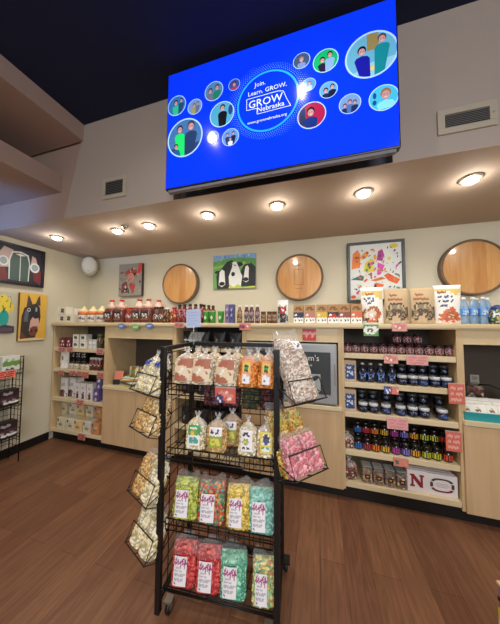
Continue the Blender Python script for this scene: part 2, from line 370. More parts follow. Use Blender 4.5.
def bubble(px, py_, rpx, bg, people, extra=()):
    x, z = tvp(px, py_); r = abs(tvp(px + rpx, py_)[0] - tvp(px - rpx, py_)[0]) / 2
    if x + r > TW - .012: r = min(r, 9)
    mb = MB(); y = -.0016
    def clip(poly):
        out = []
        for a, b in poly:
            d = math.hypot(a, b)
            if d > .97: a, b = a / d * .97, b / d * .97
            out.append((min(x + a * r, TW - .01), z + b * r))
        return out
    def fill(poly, c, yy):
        q = clip(poly); mb.add([(a, yy, b) for a, b in q], [tuple(range(len(q)))], em(c, .62))
    fill(ellipse(0, 0, .98, .98, 36), bg, y)
    k = 1
    for poly, c in extra: fill(poly, c, y - .00012 * k); k += 1
    for hx, hz, s, shirt, hair in people:
        fill([(hx - 1.5 * s, -1.2), (hx - 1.5 * s, hz - 1.9 * s), (hx - 1.1 * s, hz - 1.3 * s), (hx, hz - 1.0 * s), (hx + 1.1 * s, hz - 1.3 * s), (hx + 1.5 * s, hz - 1.9 * s), (hx + 1.5 * s, -1.2)], shirt, y - .00012 * k); k += 1
        fill(ellipse(hx, hz + .22 * s, .86 * s, 1.0 * s, 18), hair, y - .00012 * k); k += 1
        fill(ellipse(hx, hz - .12 * s, .66 * s, .82 * s, 18), SKIN, y - .00012 * k); k += 1
        for e in (-.27, .27): fill(ellipse(hx + e * s, hz, .1 * s, .07 * s, 8), '#2c2030', y - .00012 * k)
        fill(ellipse(hx, hz - .5 * s, .26 * s, .09 * s, 8), '#e6c4c8', y - .00012 * k); k += 1
    n = 44; vs = []
    for q in range(n):
        a = 2 * math.pi * q / n
        for rr in (.95, 1.02): vs.append((min(x + rr * r * math.cos(a), TW - .009), y - .00012 * k, z + rr * r * math.sin(a)))
    mb.add(vs, [(2 * q, 2 * q + 1, (2 * q + 3) % (2 * n), (2 * q + 2) % (2 * n)) for q in range(n)], em('#9fc4f2', .8))
    return mb.build('photo_bubble', scr)
bubble(177, 106, 8.8, '#2f6fb0', [(-.1, .3, .26, '#2fb58c', '#20202c'), (.5, .4, .2, '#224a70', '#1c1c26')])
bubble(195, 107, 7, '#6d8fc0', [(-.1, .2, .24, '#9c9250', '#443a40'), (.4, .35, .2, '#5a6c8a', '#222')])
bubble(185, 138, 17, '#3f6da6', [(-.3, .5, .2, '#22d46a', '#2b2b36'), (.35, .55, .24, '#253a64', '#3a3340'), (-.5, -.4, .14, '#1e5a8c', '#222')], [([(-.9, -.5), (.9, -.35), (.8, -.9), (-.8, -.9)], '#27406a')])
bubble(214, 91.5, 9, '#4b7fae', [(-.4, .1, .28, '#6a6c86', '#231f2c'), (.35, .3, .28, '#1f7a62', '#30303a')])
bubble(234.3, 85, 5.6, '#3a4a9a', [(0, .1, .4, '#a33a4e', '#16161e')])
bubble(222, 114.5, 12, '#4aa0c4', [(.05, .5, .25, '#15151c', '#241c20')], [(ellipse(.7, .2, .18, .4), '#2c3f7a')])
bubble(213, 137.3, 5.6, '#4a74bc', [(-.4, .1, .25, '#b8c4e6', '#1b1b28'), (.4, .2, .25, '#20284c', '#1b1b28')])
bubble(230.5, 137.5, 8.3, '#5a8cd0', [(-.35, .35, .2, '#2a3560', '#1b1b28'), (.35, .4, .2, '#1c2248', '#1b1b28'), (0, -.2, .2, '#c8d0ee', '#33303a')])
bubble(301.5, 61, 8.4, '#3c5072', [(0, .15, .34, '#6f87b8', '#7a6a66')])
bubble(325.5, 61, 12.7, '#12a868', [(-.25, .12, .25, '#23203c', '#15121a'), (.35, .42, .25, '#7fa2da', '#15121a')])
bubble(308.7, 85, 7, '#4a8ad6', [(.1, .2, .3, '#9fc0e8', '#574a4c')])
bubble(328.5, 90.3, 9, '#5aa0de', [(-.3, 0, .32, '#20284a', '#20181c'), (.42, .3, .3, '#1a1e3a', '#1c181c')])
bubble(311.5, 115.5, 14.2, '#a51f4a', [(-.05, .25, .33, '#16307a', '#17141c')], [([(-1, -.6), (-1, .6), (-.45, .75), (-.4, -.8)], '#22345c')])
bubble(349.8, 104.2, 11, '#6f93c8', [(-.45, -.1, .22, '#1d2c60', '#2a2530'), (0, .2, .22, '#4a6aa8', '#2a2530'), (.45, .05, .22, '#1d2c60', '#2a2530')])
bubble(371, 55, 26.5, '#5fa4c4', [(-.35, .25, .2, '#1a1a98', '#1a141c'), (.42, .58, .19, '#157f8e', '#4a3a38')], [([(-.15, .2), (-.15, .95), (.3, .98), (.3, .2)], '#8a7a4c'), ([(-.8, -.75), (-.1, -.35), (.95, -.3), (.8, -.8), (0, -1)], '#86bcd4'), (ellipse(.05, -.6, .3, .1), '#d6c070')])
bubble(383.5, 98, 15, '#3fb2d8', [(.15, .25, .42, '#7fd4e4', '#8c6a48')], [(ellipse(-.6, .3, .12, .25), '#1c4a8c'), (ellipse(-.62, -.25, .14, .2), '#1c4a8c')])
bd = MB().box((-.018, -.004, -.004), (.018, 0, .004), STEEL).build('badge', tv, (.02, 0, -TH - .012))

# ------------------------------------------------------------------ speaker and pictures
sp = thing('wall_speaker', 'oval off-white speaker mounted in the wall corner by the soffit', 'speaker', (-3.30, 2.62, 2.40), rot=(R(-4), 0, R(42)))
b = MB(); b.lathe([(.02, -.055), (.085, -.05), (.105, -.02), (.11, .02), (.105, .06), (.07, .09)], mat('#c9c7b8', .5), 28); o = b.build('housing', sp, rot=(R(90), 0, 0)); o.scale = (.95, 1.32, 1)
b = MB(); b.lathe([(.098, .085), (.094, .095), (.06, .103), (.01, .106)], mat('#d6d4c6', .6, bump=(400, .3)), 28); o = b.build('grille', sp, rot=(R(90), 0, 0)); o.scale = (.95, 1.32, 1)
MB().box((-.025, .05, -.03), (.025, .175, .03), mat('#c9c7b8', .5)).build('mounting_bracket', sp)
MB().box((-.014, -.109, -.095), (.014, -.104, -.089), mat('#7a7a74', .4)).build('badge', sp)

def canvas(name, label, W, H, loc, rz, polys, bg, edge, depth=.03, frame=None, fw=.03):
    """W x H picture whose face looks to local -y; polys in 0..1 canvas coordinates, z up"""
    t = thing(name, label, 'painting', loc, rz)
    MB().box((-W / 2, 0, 0), (W / 2, depth, H), mat(edge, .6)).build('stretched_canvas', t)
    mb = MB(); mb.add([(-W / 2, -.0006, 0), (W / 2, -.0006, 0), (W / 2, -.0006, H), (-W / 2, -.0006, H)], [(0, 1, 2, 3)], mat(bg, .6, var=.1))
    for i, (c, poly) in enumerate(polys):
        y = -.0008 - .00012 * i; q = [(-W / 2 + W * min(max(a, 0), 1), y, H * min(max(b, 0), 1)) for a, b in poly]
        mb.add(q, [tuple(range(len(q)))], mat(c, .6))
    mb.build('painted_picture', t)
    if frame:
        m = MB(); f = mat(frame, .4); y0 = -.018
        m.box((-W / 2 - fw, y0, -fw), (W / 2 + fw, depth, 0), f, .004); m.box((-W / 2 - fw, y0, H), (W / 2 + fw, depth, H + fw), f, .004)
        m.box((-W / 2 - fw, y0, 0), (-W / 2, depth, H), f, .004); m.box((W / 2, y0, 0), (W / 2 + fw, depth, H), f, .004); m.build('frame', t)
    return t
def E(cx, cz, rx, rz, n=20, rot=0): return ellipse(cx, cz, rx, rz, n, rot)
def rr(n, seed, cols, x0=0, x1=1, z0=0, z1=1, s=.12, asp=2.0):
    g = random.Random(seed); out = []
    for i in range(n):
        x, z = g.uniform(x0, x1), g.uniform(z0, z1); k = g.uniform(.4, 1) * s
        out.append((g.choice(cols), E(x, z, k, k / g.uniform(1, asp), 8, g.uniform(0, 3.1))))
    return out
# cows
canvas('painting', 'unframed canvas of three black and white cows in a green field', .575, .435, (-1.02, YB - .034, 1.995), 0, [
    ('#7fa8d6', [(0, .82), (0, 1), (1, 1), (1, .84), (.6, .92), (.3, .88)]), ('#5f9a52', [(0, .72), (0, .82), (.3, .88), (.6, .9), (1, .84), (1, .66), (.5, .78)]),
    ('#8fc05a', [(0, .6), (0, .66), (.5, .76), (1, .62), (1, .56), (.5, .68)]),
    ('#23262b', [(.1, 0), (.08, .4), (.2, .6), (.34, .8), (.46, .84), (.56, .7), (.55, .3), (.4, 0)]), ('#23262b', E(.12, .5, .08, .05)), ('#23262b', E(.62, .7, .1, .07)),
    ('#23262b', [(.68, .05), (.66, .5), (.74, .68), (.9, .72), (1, .6), (1, .05)]),
    ('#eceeea', [(.4, .02), (.38, .35), (.46, .62), (.47, .78), (.56, .78), (.62, .6), (.66, .45), (.7, .35), (.66, .02)]),
    ('#eceeea', [(.14, .12), (.16, .5), (.22, .58), (.28, .52), (.3, .12), (.22, .05)]), ('#eceeea', [(.72, .22), (.77, .62), (.82, .65), (.85, .58), (.84, .2), (.78, .16)]),
    ('#1c1a1c', E(.22, .15, .07, .06)), ('#1c1a1c', E(.485, .42, .045, .065)), ('#1c1a1c', E(.78, .25, .06, .06)), ('#20202a', E(.43, .67, .02, .02)), ('#20202a', E(.53, .67, .02, .02)),
    ('#c9cf52', [(.38, 0), (.4, .12), (.5, .04), (.6, .12), (.7, .02), (.98, .05), (1, 0)])] + rr(20, 4, ['#8fb8e0', '#5f86c4', '#c8d8e8'], 0, 1, .9, 1, .05, 4) + rr(14, 9, ['#4f8a48', '#9cc860', '#6fae5a'], .05, .95, .7, .86, .04, 4), '#6aa65c', '#a8a494')
# portrait
canvas('painting', 'tall canvas of a red and grey sketched figure on the back wall', .41, .475, (-2.63, YB - .05, 1.945), 0, [
    ('#b8493c', [(.25, .75), (.5, .84), (.8, .78), (.82, .7), (.3, .66)]), ('#2c2628', [(.28, .66), (.5, .72), (.78, .7), (.7, .6), (.4, .6)]), ('#cf8a7a', E(.53, .58, .15, .14)),
    ('#7a3a3c', [(.1, .1), (.16, .4), (.36, .46), (.45, .1)]), ('#8d8f8a', [(.4, .1), (.45, .44), (.6, .46), (.7, .1)]), ('#b24038', [(.45, .35), (.55, .42), (.75, .3), (.68, .1), (.6, .1)]), ('#262428', [(.14, .05), (.3, .2), (.5, .05), (.45, .22), (.3, .3)]),
    ('#d8443c', [(.82, .6), (.86, 1), (1, 1), (1, .75)])] + rr(50, 3, ['#b6b2a8', '#5a4a4c', '#a03a38', '#d0c8bc', '#342c30'], .05, .95, .05, .9, .05, 4), '#928e84', '#3f3630', depth=.045)
# framed print
canvas('framed_print', 'dark-framed colourful abstract print above the baking mix pouches', .50, .60, (.597, YB - .034, 1.815), 0, [
    ('#e8853c', [(.03, .56), (.06, .84), (.16, .92), (.22, .8), (.2, .58)]), ('#f0a048', E(.3, .8, .1, .05, 12, .7)), ('#d8d03c', [(.27, .5), (.3, .66), (.42, .74), (.5, .7), (.46, .6), (.5, .5)]), ('#d94fb0', [(.53, .44), (.55, .66), (.68, .6), (.6, .44)]), ('#b03c9c', [(.53, .7), (.56, .86), (.64, .9), (.68, .78), (.64, .68)]), ('#d9c53c', E(.86, .94, .08, .04)),
    ('#2f6f6a', [(0, .36), (.2, .44), (.28, .42), (.26, .34), (.1, .36)]), ('#e2622c', [(.66, .42), (.74, .46), (.96, .34), (.9, .26), (.75, .32)]), ('#e8682f', [(.46, .2), (.5, .3), (.66, .26), (.6, .14)]), ('#cf7a34', [(.4, .34), (.62, .4), (.7, .36), (.5, .32)]), ('#d98540', [(.28, .06), (.32, .24), (.42, .12)]), ('#e0562c', E(.06, .05, .05, .03)), ('#38a05c', E(.38, .62, .03, .05)), ('#3c3c40', [(.9, .6), (.98, .66), (1, .64), (.92, .58)]), ('#e7a43a', E(.5, .76, .03, .05))] +
    rr(40, 21, ['#e8853c', '#d94fb0', '#d8d03c', '#e2622c', '#c9a04a', '#5a8f6a'], .06, .94, .1, .9, .05, 4) + rr(46, 8, ['#2a2a30', '#3a3034', '#4a3c2c'], .04, .96, .1, .92, .035, 6), '#dfe3e2', '#4a4d4c', frame='#43484a', fw=.028)
# left wall pictures: faces look to +x
def rm(o, c, k, L): return [(q, [(o + (x - c) * k, z) for x, z in p]) for q, p in L]
canvas('framed_photograph', 'framed picture of a vintage car grille on the left wall', .92, .415, (XL + .034, 1.60, 2.03), R(90), rm(.65, .5, .7, [
    ('#6b2a30', [(0, 0), (0, .4), (.42, .5), (.5, .05), (.45, 0)]), ('#6b2a30', [(.88, .1), (.86, .5), (1, .42), (1, 0)]), ('#b9a39c', [(.3, .6), (.42, .95), (.55, .9), (.5, .4), (.34, .35)]), ('#b9a39c', [(.82, .5), (.84, .85), (.9, .8), (.95, .5)]),
    ('#cfd2cc', [(.5, .06), (.49, .6), (.53, .86), (.66, .9), (.78, .84), (.81, .6), (.8, .06)]), ('#3f5450', [(.515, .04), (.51, .6), (.545, .82), (.66, .86), (.76, .8), (.795, .6), (.785, .04)]), ('#b8bcb4', [(.655, .04), (.65, .86), (.665, .86), (.67, .04)]),
    ('#cdd4d6', E(.42, .55, .07, .14)), ('#8f9ba0', E(.42, .55, .05, .1)), ('#cdd4d6', E(.89, .5, .08, .15)), ('#8f9ba0', E(.89, .5, .055, .1)), ('#d8d2cc', [(.58, .8), (.66, .76), (.74, .8), (.66, .83)])]), '#2b2632', '#181a24', frame='#181b2b', fw=.03)
canvas('painting', 'yellow canvas with a dark horse head on the left wall', .285, .585, (XL + .034, 2.0, 1.328), R(90), [
    ('#e0c487', [(0, 0), (0, .06), (1, .04), (1, 0)]), ('#3a3230', [(.06, .04), (.08, .5), (.16, .68), (.3, .74), (.62, .8), (.74, .7), (.78, .5), (.72, .3), (.6, .06)]),
    ('#4a403e', [(.24, .72), (.28, .97), (.36, .9), (.46, .76)]), ('#4a403e', [(.56, .78), (.66, .93), (.72, .97), (.76, .74)]), ('#5b6674', [(.16, .4), (.2, .62), (.34, .7), (.3, .4)]), ('#23262c', [(.34, .5), (.36, .68), (.7, .7), (.74, .46), (.56, .4)]), ('#c9ccce', E(.33, .65, .06, .04)), ('#1c1c20', E(.33, .65, .035, .025)), ('#8b9bb0', E(.6, .66, .04, .05)),
    ('#cfa69a', [(.36, .2), (.4, .42), (.48, .5), (.56, .46), (.7, .48), (.74, .34), (.64, .18)]), ('#7b4438', [(.38, .14), (.4, .26), (.5, .3), (.66, .3), (.7, .2), (.6, .1), (.46, .1)]), ('#3a1f1c', E(.46, .2, .04, .03)), ('#3a1f1c', E(.62, .21, .04, .03)), ('#6d3c34', [(.06, .04), (.1, .2), (.3, .06)])], '#d9ad45', '#7a5d2c')
canvas('painting', 'canvas of yellow sunflowers in a teal vase on the left wall', .44, .47, (XL + .034, 1.595, 1.43), R(90), rm(.62, 0, .38, [
    ('#e8d24a', [(0, .55), (0, .85), (.4, .95), (.75, .8), (.7, .5), (.4, .45)]), ('#1fa39c', E(.42, .36, .26, .2)), ('#e0c83e', E(.82, .62, .12, .1)), ('#3a3a44', [(0, 0), (0, .16), (.5, .2), (1, .16), (1, 0)]), ('#5c4a5e', [(.2, .02), (.3, .14), (.9, .12), (.9, .04)])] +
    rr(14, 5, ['#2c3420', '#4a5a2a', '#6f6a2a'], .05, .9, .5, .9, .05, 3)), '#b8b8a4', '#8b8878')

# barrel heads: a short stave ring and a planked lid
def barrel(label, x, z, y=YB, mark=False):
    t = thing('barrel_head', label, 'barrel', (x, y, z)); r = .272; d = .065
    m = MB(); vs = []; n = 48
    prof = [(r, 0), (r, -d), (r - .02, -d), (r - .024, -.045)]
    for q, (rad, yy) in enumerate(prof):
        for k in range(n):
            a = 2 * math.pi * k / n; vs.append((rad * math.cos(a), yy, rad * math.sin(a)))
    fs = [(q * n + k, q * n + (k + 1) % n, (q + 1) * n + (k + 1) % n, (q + 1) * n + k) for q in range(3) for k in range(n)]
    m.add(vs, fs, wood('#5d4a38', '#7a6350', .5, (1, 1, 1), key='stave'), True); m.build('stave_ring', t)
    m = MB()
    for i, (x0, x1) in enumerate(((-1, -.42), (-.42, -.02), (-.02, .38), (.38, 1))):
        poly = []; rr_ = r - .022
        for k in range(13):
            xx = (x0 + (x1 - x0) * k / 12) * rr_; poly.append((xx, math.sqrt(max(rr_ ** 2 - xx ** 2, 0))))
        for k in range(12, -1, -1):
            xx = (x0 + (x1 - x0) * k / 12) * rr_; poly.append((xx, -math.sqrt(max(rr_ ** 2 - xx ** 2, 0))))
        poly = [(a + (.0008 if a == poly[0][0] else 0), b) for a, b in poly]
        m.prism(poly, -.062 - .0007 * (i % 2), -.045, wood(['#b98048', '#c08a50', '#b67c44', '#c48e54'][i], ['#cc9a5e', '#d0a066', '#c8945a', '#d4a468'][i], .28, (2, 1, .25), key='lid%d' % i, coat=.5))
    m.build('plank_lid', t)
    if not mark: return t
    m = MB(); dk = mat('#7f4c24', .5)
    for a, b in (((-.05, .09), (.05, .094)), ((-.05, -.09), (.05, -.086)), ((-.05, -.09), (-.046, .09)), ((.046, -.09), (.05, .09)), ((-.03, .135), (.03, .14)), ((-.02, .15), (.02, .155)), ((-.04, -.135), (.04, -.131))):
        m.box((a[0], -.0637, a[1]), (b[0], -.0628, b[1]), dk)
    m.build('burnt_marking', t); return t
barrel('barrel head on the back wall left of the cow canvas', -1.79, 2.085)
barrel('barrel head on the back wall right of the cow canvas', -.205, 2.09, mark=True)
barrel('barrel head on the back wall above the water bottles', 1.44, 2.10)
# ------------------------------------------------------------------ cabinets along the back wall
FY = 2.255; CT = 1.555; CB = 1.508
BX = [-3.445, -2.535, -1.545, -.73, .205, 1.085, 2.06]       # unit divisions
SZ = [1.287, 1.03, .768, .438, .165]                         # shelf tops
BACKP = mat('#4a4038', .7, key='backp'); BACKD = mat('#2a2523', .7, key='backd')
def shelf_unit(label, x0, x1, zs, back=BACKP):
    t = thing('shelf_unit', label, 'cabinet', ((x0 + x1) / 2, FY, 0), group='open shelf units under the worktop'); W = (x1 - x0) / 2
    for s in (-1, 1): MB().box((s * W, 0, .1), (s * (W - .019), .49, CB), BIRCH, .002).build('side_panel', t)
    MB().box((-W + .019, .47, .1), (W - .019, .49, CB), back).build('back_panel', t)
    MB().box((-W, .05, 0), (W, .07, .1), KICK).build('toe_kick', t)
    for z in zs:
        MB().box((-W + .02, .004, z - .045), (W - .02, .47, z), SHELF, .004).build('shelf', t)
    return t
shelf_unit('open birch shelf unit in the room corner by the left wall', BX[0], BX[1], [1.215, .94, .56, .16])
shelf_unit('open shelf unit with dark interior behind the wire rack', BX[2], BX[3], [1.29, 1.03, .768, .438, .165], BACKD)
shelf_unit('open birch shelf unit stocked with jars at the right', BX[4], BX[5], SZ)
def door_unit(label, x0, x1, ledge, rail, back=BACKP):
    t = thing('base_cabinet', label, 'cabinet', ((x0 + x1) / 2, FY, 0), group='cabinets with an open niche above two doors'); W = (x1 - x0) / 2
    for s in (-1, 1): MB().box((s * W, .002, .1), (s * (W - .03), .49, CB), BIRCH, .002).build('side_panel', t)
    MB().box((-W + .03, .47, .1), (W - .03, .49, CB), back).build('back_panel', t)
    MB().box((-W + .03, .004, rail), (W - .03, .03, CB), BIRCH_H, .002).build('top_rail', t)
    MB().box((-W + .0305, .0, rail - .012), (W - .0305, .034, rail), SHELF, .003).build('edge_strip', t)
    MB().box((-W + .002, -.03, ledge - .04), (W - .002, .47, ledge), SHELF, .006).build('niche_shelf', t)
    MB().box((-W, .05, 0), (W, .07, .1), KICK).build('toe_kick', t)
    for s in (-1, 1):
        MB().box((s * .0015, -.018, .1), (s * (W - .0015), .0, ledge - .045), BIRCH_D, .002).build('door', t)
    return t
door_unit('birch cabinet with magazines in its niche, left of the wire rack', BX[1], BX[2], .785, 1.375)
door_unit('birch cabinet holding the small fridge in its niche', BX[3], BX[4], .81, 1.39, BACKD)
door_unit('birch cabinet with the teal tray in its niche at the right edge', BX[5], BX[6], .805, 1.402)
wt = MB(); wt.box((XL, 2.235, CB), (2.1, YB, CT), SHELF, .008); wt.box((XL, 2.228, CB + .012), (2.1, 2.236, CT - .014), wood('#cdb68a', '#dac6a0', .4, (.1, 1, 1), key='edge'), .002)
tag(wt.build('worktop'), 'long pale wood worktop running above all the cabinets', 'worktop')

# fridge
fx0, fx1 = -.695, .172
t = thing('mini_fridge', 'grey mini fridge with a printed glass door in the cabinet niche', 'fridge', ((fx0 + fx1) / 2, 2.27, .81)); W = (fx1 - fx0) / 2; H = .555
MB().box((-W, .0, .008), (W, .42, H), mat('#1b1b1d', .4), .008).build('body', t)
MB().box((-W, -.045, .012), (W - .01, -.004, H), mat('#9ea1a3', .35, .3), .012).build('door_frame', t)
gl = MB().box((-W + .1, -.05, .1), (W - .065, -.046, H - .075), mat('#3a4248', .15, coat=.6), .002).build('printed_panel', t)
TXW = mat('#d5d9d8', .4)
text_mesh('adam\'s', .075, TXW, 'panel_lettering', t, (.17, -.0515, .40), sx=1)
text_mesh('FARM', .03, TXW, 'panel_lettering', t, (.17, -.0515, .345))
m = MB()
for i, (c, poly) in enumerate([('#9fa6a6', [(-.28, .12), (-.28, .28), (.28, .28), (.28, .12)]), ('#d9dcd8', E(.17, .2, .06, .05, 14)), ('#23282a', E(.1, .17, .05, .035, 12, .5)), ('#eceeea', E(.2, .155, .04, .03, 12, .9)), ('#2b3030', E(.23, .24, .04, .02, 12, .6)), ('#7d8584', E(.06, .24, .05, .02, 12, -.5)), ('#14181a', [(.2, .43), (.26, .43), (.26, .445), (.2, .445)])]):
    m.add([(a, -.0505 - .0002 * i, b) for a, b in poly], [tuple(range(len(poly)))], mat(c, .4))
m.build('printed_picture', t)
MB().box((W - .03, -.06, .2), (W - .018, -.045, .38), STEEL, .003).build('handle', t)
for s in (-1, 1): MB().lathe([(.02, 0), (.018, .012)], BLACK, 12, (s * (W - .06), .05)).build('foot', t)

# ------------------------------------------------------------------ goods: builders
def lathe_thing(name, label, cat, parts, group=None):
    t = thing(name, label, cat, group=group)
    for nm, prof, m, sq in parts: MB().lathe(prof, m, 18, sq=sq).build(nm, t)
    return t
def label_on(t, r, h, z0, art, mm, span=170, name='label'):
    return art_patch(art, mm, cyl(r, h, z0, span)).build(name, t)
def jar(cat, r, h, glass, lidc, art, mm, lz=.22, lh=.5, lid=.16, sq=None, name='jar', span=190, lidr=.92):
    t = thing(name, '', cat)
    hb = h * (1 - lid)
    MB().lathe([(r * .86, 0), (r, h * .05), (r, hb * .82), (r * .84, hb * .95), (r * .82, hb)], glass, 18, sq=sq).build('glass_body', t)
    MB().lathe([(r * lidr, hb - .001), (r * lidr, h * .985), (r * (lidr - .06), h)], lidc, 18).build('lid', t)
    label_on(t, r + .0008, h * lh, h * lz, art, mm, span)
    return t
def bottle(cat, r, h, body, cap, art, mm, shoulder=.62, neck=.36, lz=.12, lh=.42, name='bottle', capw=1.15, span=190):
    t = thing(name, '', cat)
    MB().lathe([(r * .9, 0), (r, h * .03), (r, h * shoulder), (r * .9, h * (shoulder + .07)), (r * neck, h * (shoulder + .2)), (r * neck, h * .9)], body, 18).build('bottle_body', t)
    MB().lathe([(r * neck * capw, h * .89), (r * neck * capw, h * .985), (r * neck * .9, h)], cap, 14).build('cap', t)
    label_on(t, r + .0008, h * lh, h * lz, art, mm, span)
    return t
def carton(cat, w, d, h, m, art, mm, name='carton', bev=.003, lw=.86, lh=.86, z0=None, flap=True):
    t = thing(name, '', cat)
    MB().box((-w / 2, -d / 2, 0), (w / 2, d / 2, h), m, bev).build('box_body', t)
    if flap: MB().box((-w * .42, -d * .42, h), (w * .42, d * .42, h + .0012), m).build('top_flap', t)
    art_patch(art, mm, flat(w * lw, h * lh, -d / 2 - .0008, h * (1 - lh) / 2 if z0 is None else z0)).build('label', t)
    return t
def pouch_fn(w, d, h, pinch=.12):
    def f(a, b, s=-1):
        z = h * b; prof = (1 - b) ** .55 if b > .0 else 1
        th = d / 2 * (math.sin(math.pi * min(a, 1 - a) * 1.0) ** .6) * max(prof, .03)
        ww = w * (1 - pinch * math.sin(math.pi * b) * .5)
        return ((a - .5) * ww, s * (th + .0015), z)
    return f
def pouch(cat, w, d, h, m, art, mm, name='stand_up_pouch', seal=None):
    t = thing(name, '', cat); f = pouch_fn(w, d, h); mb = MB(); nu, nv = 14, 14; vs = []; fs = []
    for s in (-1, 1):
        for j in range(nv + 1):
            for i in range(nu + 1):
                x, y, z = f(i / nu, j / nv, s); vs.append((x, y, z))
    o = (nu + 1) * (nv + 1)
    for s in range(2):
        for j in range(nv):
            for i in range(nu):
                q = s * o + j * (nu + 1) + i; fs.append((q, q + 1, q + nu + 2, q + nu + 1))
    for j in range(nv):
        for i in (0, nu): q = j * (nu + 1) + i; fs.append((q, q + nu + 1, q + nu + 1 + o, q + o))
    for i in range(nu):
        for j in (0, nv): q = j * (nu + 1) + i; fs.append((q, q + 1, q + 1 + o, q + o))
    mb.add(vs, fs, m, True); mb.build('pouch_body', t)
    def g(a, b): x, y, z = f(.04 + .92 * a, .03 + .87 * b); return (x, y - .0015, z)
    art_patch(art, mm, g).build('printed_front', t)
    MB().box((-w / 2 + .002, -.003, h * .93), (w / 2 - .002, .003, h), seal or m, .001).build('top_seal', t)
    return t
def card(name, label, cat, w, h, col, loc, rz=0, tilt=0, bars='#7a2a2a', art=None, mm=None, group='price cards on the shelf edges'):
    t = thing(name, label, cat, loc, group=group, rot=(R(tilt), 0, rz))
    MB().box((-w / 2, -.002, -h / 2), (w / 2, 0, h / 2), mat(col, .5)).build('card', t)
    art = art or ['         ', ' bbb bbb ', '         ', ' bb bbbb ', '         ', ' bbbbbb  ', '         ']
    mm = mm or {'b': mat(bars, .6)}
    art_patch(art, mm, flat(w, h, -.0026, -h / 2)).build('print', t)
    MB().box((-w * .5, -.001, h / 2 - .002), (w * .5, .004, h / 2 + .006), FILM2).build('clip_strip', t)
    return t
Wm = mat('#f0eee8', .5); Dk = mat('#2a2326', .5); Gr = mat('#8a8788', .5)

# ------------------------------------------------------------------ goods on the worktop (front row stands 8 cm behind the edge)
GY = 2.33
def gx(x, Y=GY): return X_(x, 318, Y)
B2 = {'w': Wm, 'd': Dk, 'g': Gr, 'r': mat('#b3362e', .5), 'o': mat('#e0742c', .5), 'y': mat('#e3c04a', .5), 'k': mat('#17151a', .5), 'b': mat('#2c4a9c', .5), 'p': mat('#c9737a', .5), 'n': mat('#8a5a34', .5), 'v': mat('#6b2740', .5), 'u': mat('#5b9ad8', .4), 'e': mat('#3f9c4c', .5), 't': mat('#d8c49c', .6)}
# small cream boxes
cb = Stock(carton('box', .122, .1, .105, mat('#e4dfcd', .6), ['        ', '  dddd  ', '  dggd  ', '  dddd  ', '        '], B2))
for x, z, l in ((56.6, 0, 'small cream box with a brown square, lower left of the corner stack'), (64.2, 0, 'small cream box with a brown square, lower right of the corner stack'), (56.8, .108, 'small cream box with a brown square, upper left of the corner stack'), (64.5, .108, 'small cream box with a brown square, upper right of the corner stack')):
    cb.put((gx(x), GY + .02, CT + z), l, group='cream boxes stacked at the corner end of the worktop')
cb.put((gx(72.5), GY, CT), 'single small cream box with a brown square beside the corner stack', group='cream boxes stacked at the corner end of the worktop')
t = carton('box', .2, .12, .2, mat('#ebe8dc', .6), ['     ', ' ggg ', '     '], B2); t.location = (gx(75, 2.47), 2.47, CT); t['label'] = 'plain white box standing behind the single small cream box'
# peaked jars with orange bands
pj = thing('honey_jar', '', 'jar')
MB().lathe([(.062, 0), (.068, .01), (.068, .11), (.06, .125)], mat('#d8cfc0', .4), 18).build('jar_body', pj)
MB().lathe([(.069, .1), (.07, .135), (.064, .14)], mat('#e07a3c', .5), 18).build('band', pj)
MB().lathe([(.064, .14), (.05, .16), (.022, .19), (.014, .21), (.01, .215)], mat('#ead9a8', .5), 14).build('spout_cap', pj)
label_on(pj, .0688, .07, .02, ['wwwwwwww', 'wggwdggw', 'wdgggdgw', 'wwwwwwww'], B2, 160)
st = Stock(pj)
for x, n in ((84, 'nearest the white box'), (93, 'in the middle of its row of three'), (102, 'nearest the brown jugs')):
    st.put((gx(x), GY, CT), 'orange-banded white jar with pointed cap, %s' % n, group='jars with orange bands')
# jugs
def make_jug():
    t = thing('sauce_jug', '', 'jug'); c = mat('#6b352c', .2, coat=.5)
    MB().lathe([(.066, 0), (.072, .01), (.072, .15), (.066, .175)], c, 20, sq=3.2).build('jug_body', t)
    m = MB(); m.lathe([(.066, .175), (.05, .215), (.026, .25), (.024, .268)], mat('#d9b6a4', .3), 20); m.build('jug_shoulder', t)
    MB().tube([(.03, 0, .235), (.06, 0, .23), (.07, 0, .2), (.062, 0, .172)], .009, mat('#d0a898', .3), 8).build('handle', t)
    MB().lathe([(.028, .266), (.028, .288), (.024, .29)], mat('#c23a30', .4), 16).build('cap', t)
    art_patch(['kkkkkkkk', 'kgwkgwgk', 'kggwgggk', 'kkgkkgwk', 'nnnnnnnn'], B2, flat(.11, .095, -.0735, .035)).build('label', t)
    return t
jg = Stock(make_jug())
for x, y, n in ((111.7, GY, 'beside the orange banded jars'), (121.5, GY, 'just left of the two red-topped bottles'), (139.5, GY, 'just right of the two red-topped bottles'), (148.5, GY, 'just left of the black-topped bottles'), (158.5, 2.47, 'standing behind the black-topped bottles')):
    jg.put((gx(x, y), y, CT), 'brown sauce jug with pale shoulder and red cap, %s' % n, group='brown sauce jugs on the worktop')
def bt(name, r, h, body, cap, art, **k): return Stock(bottle('bottle', r, h, body, cap, art, B2, name=name, **k))
b_ = bt('sauce_bottle', .035, .19, mat('#8c2f22', .2, coat=.4), mat('#c83028', .4), ['rrrrrr', 'rwwwwr', 'nggggn', 'nnnnnn'], shoulder=.6, neck=.62, lh=.5)
for x, n in ((128.4, 'left'), (132.8, 'right')): b_.put((gx(x), GY, CT), 'small brown sauce bottle with red top, %s one of the pair between the jugs' % n, group='red-topped sauce bottles')
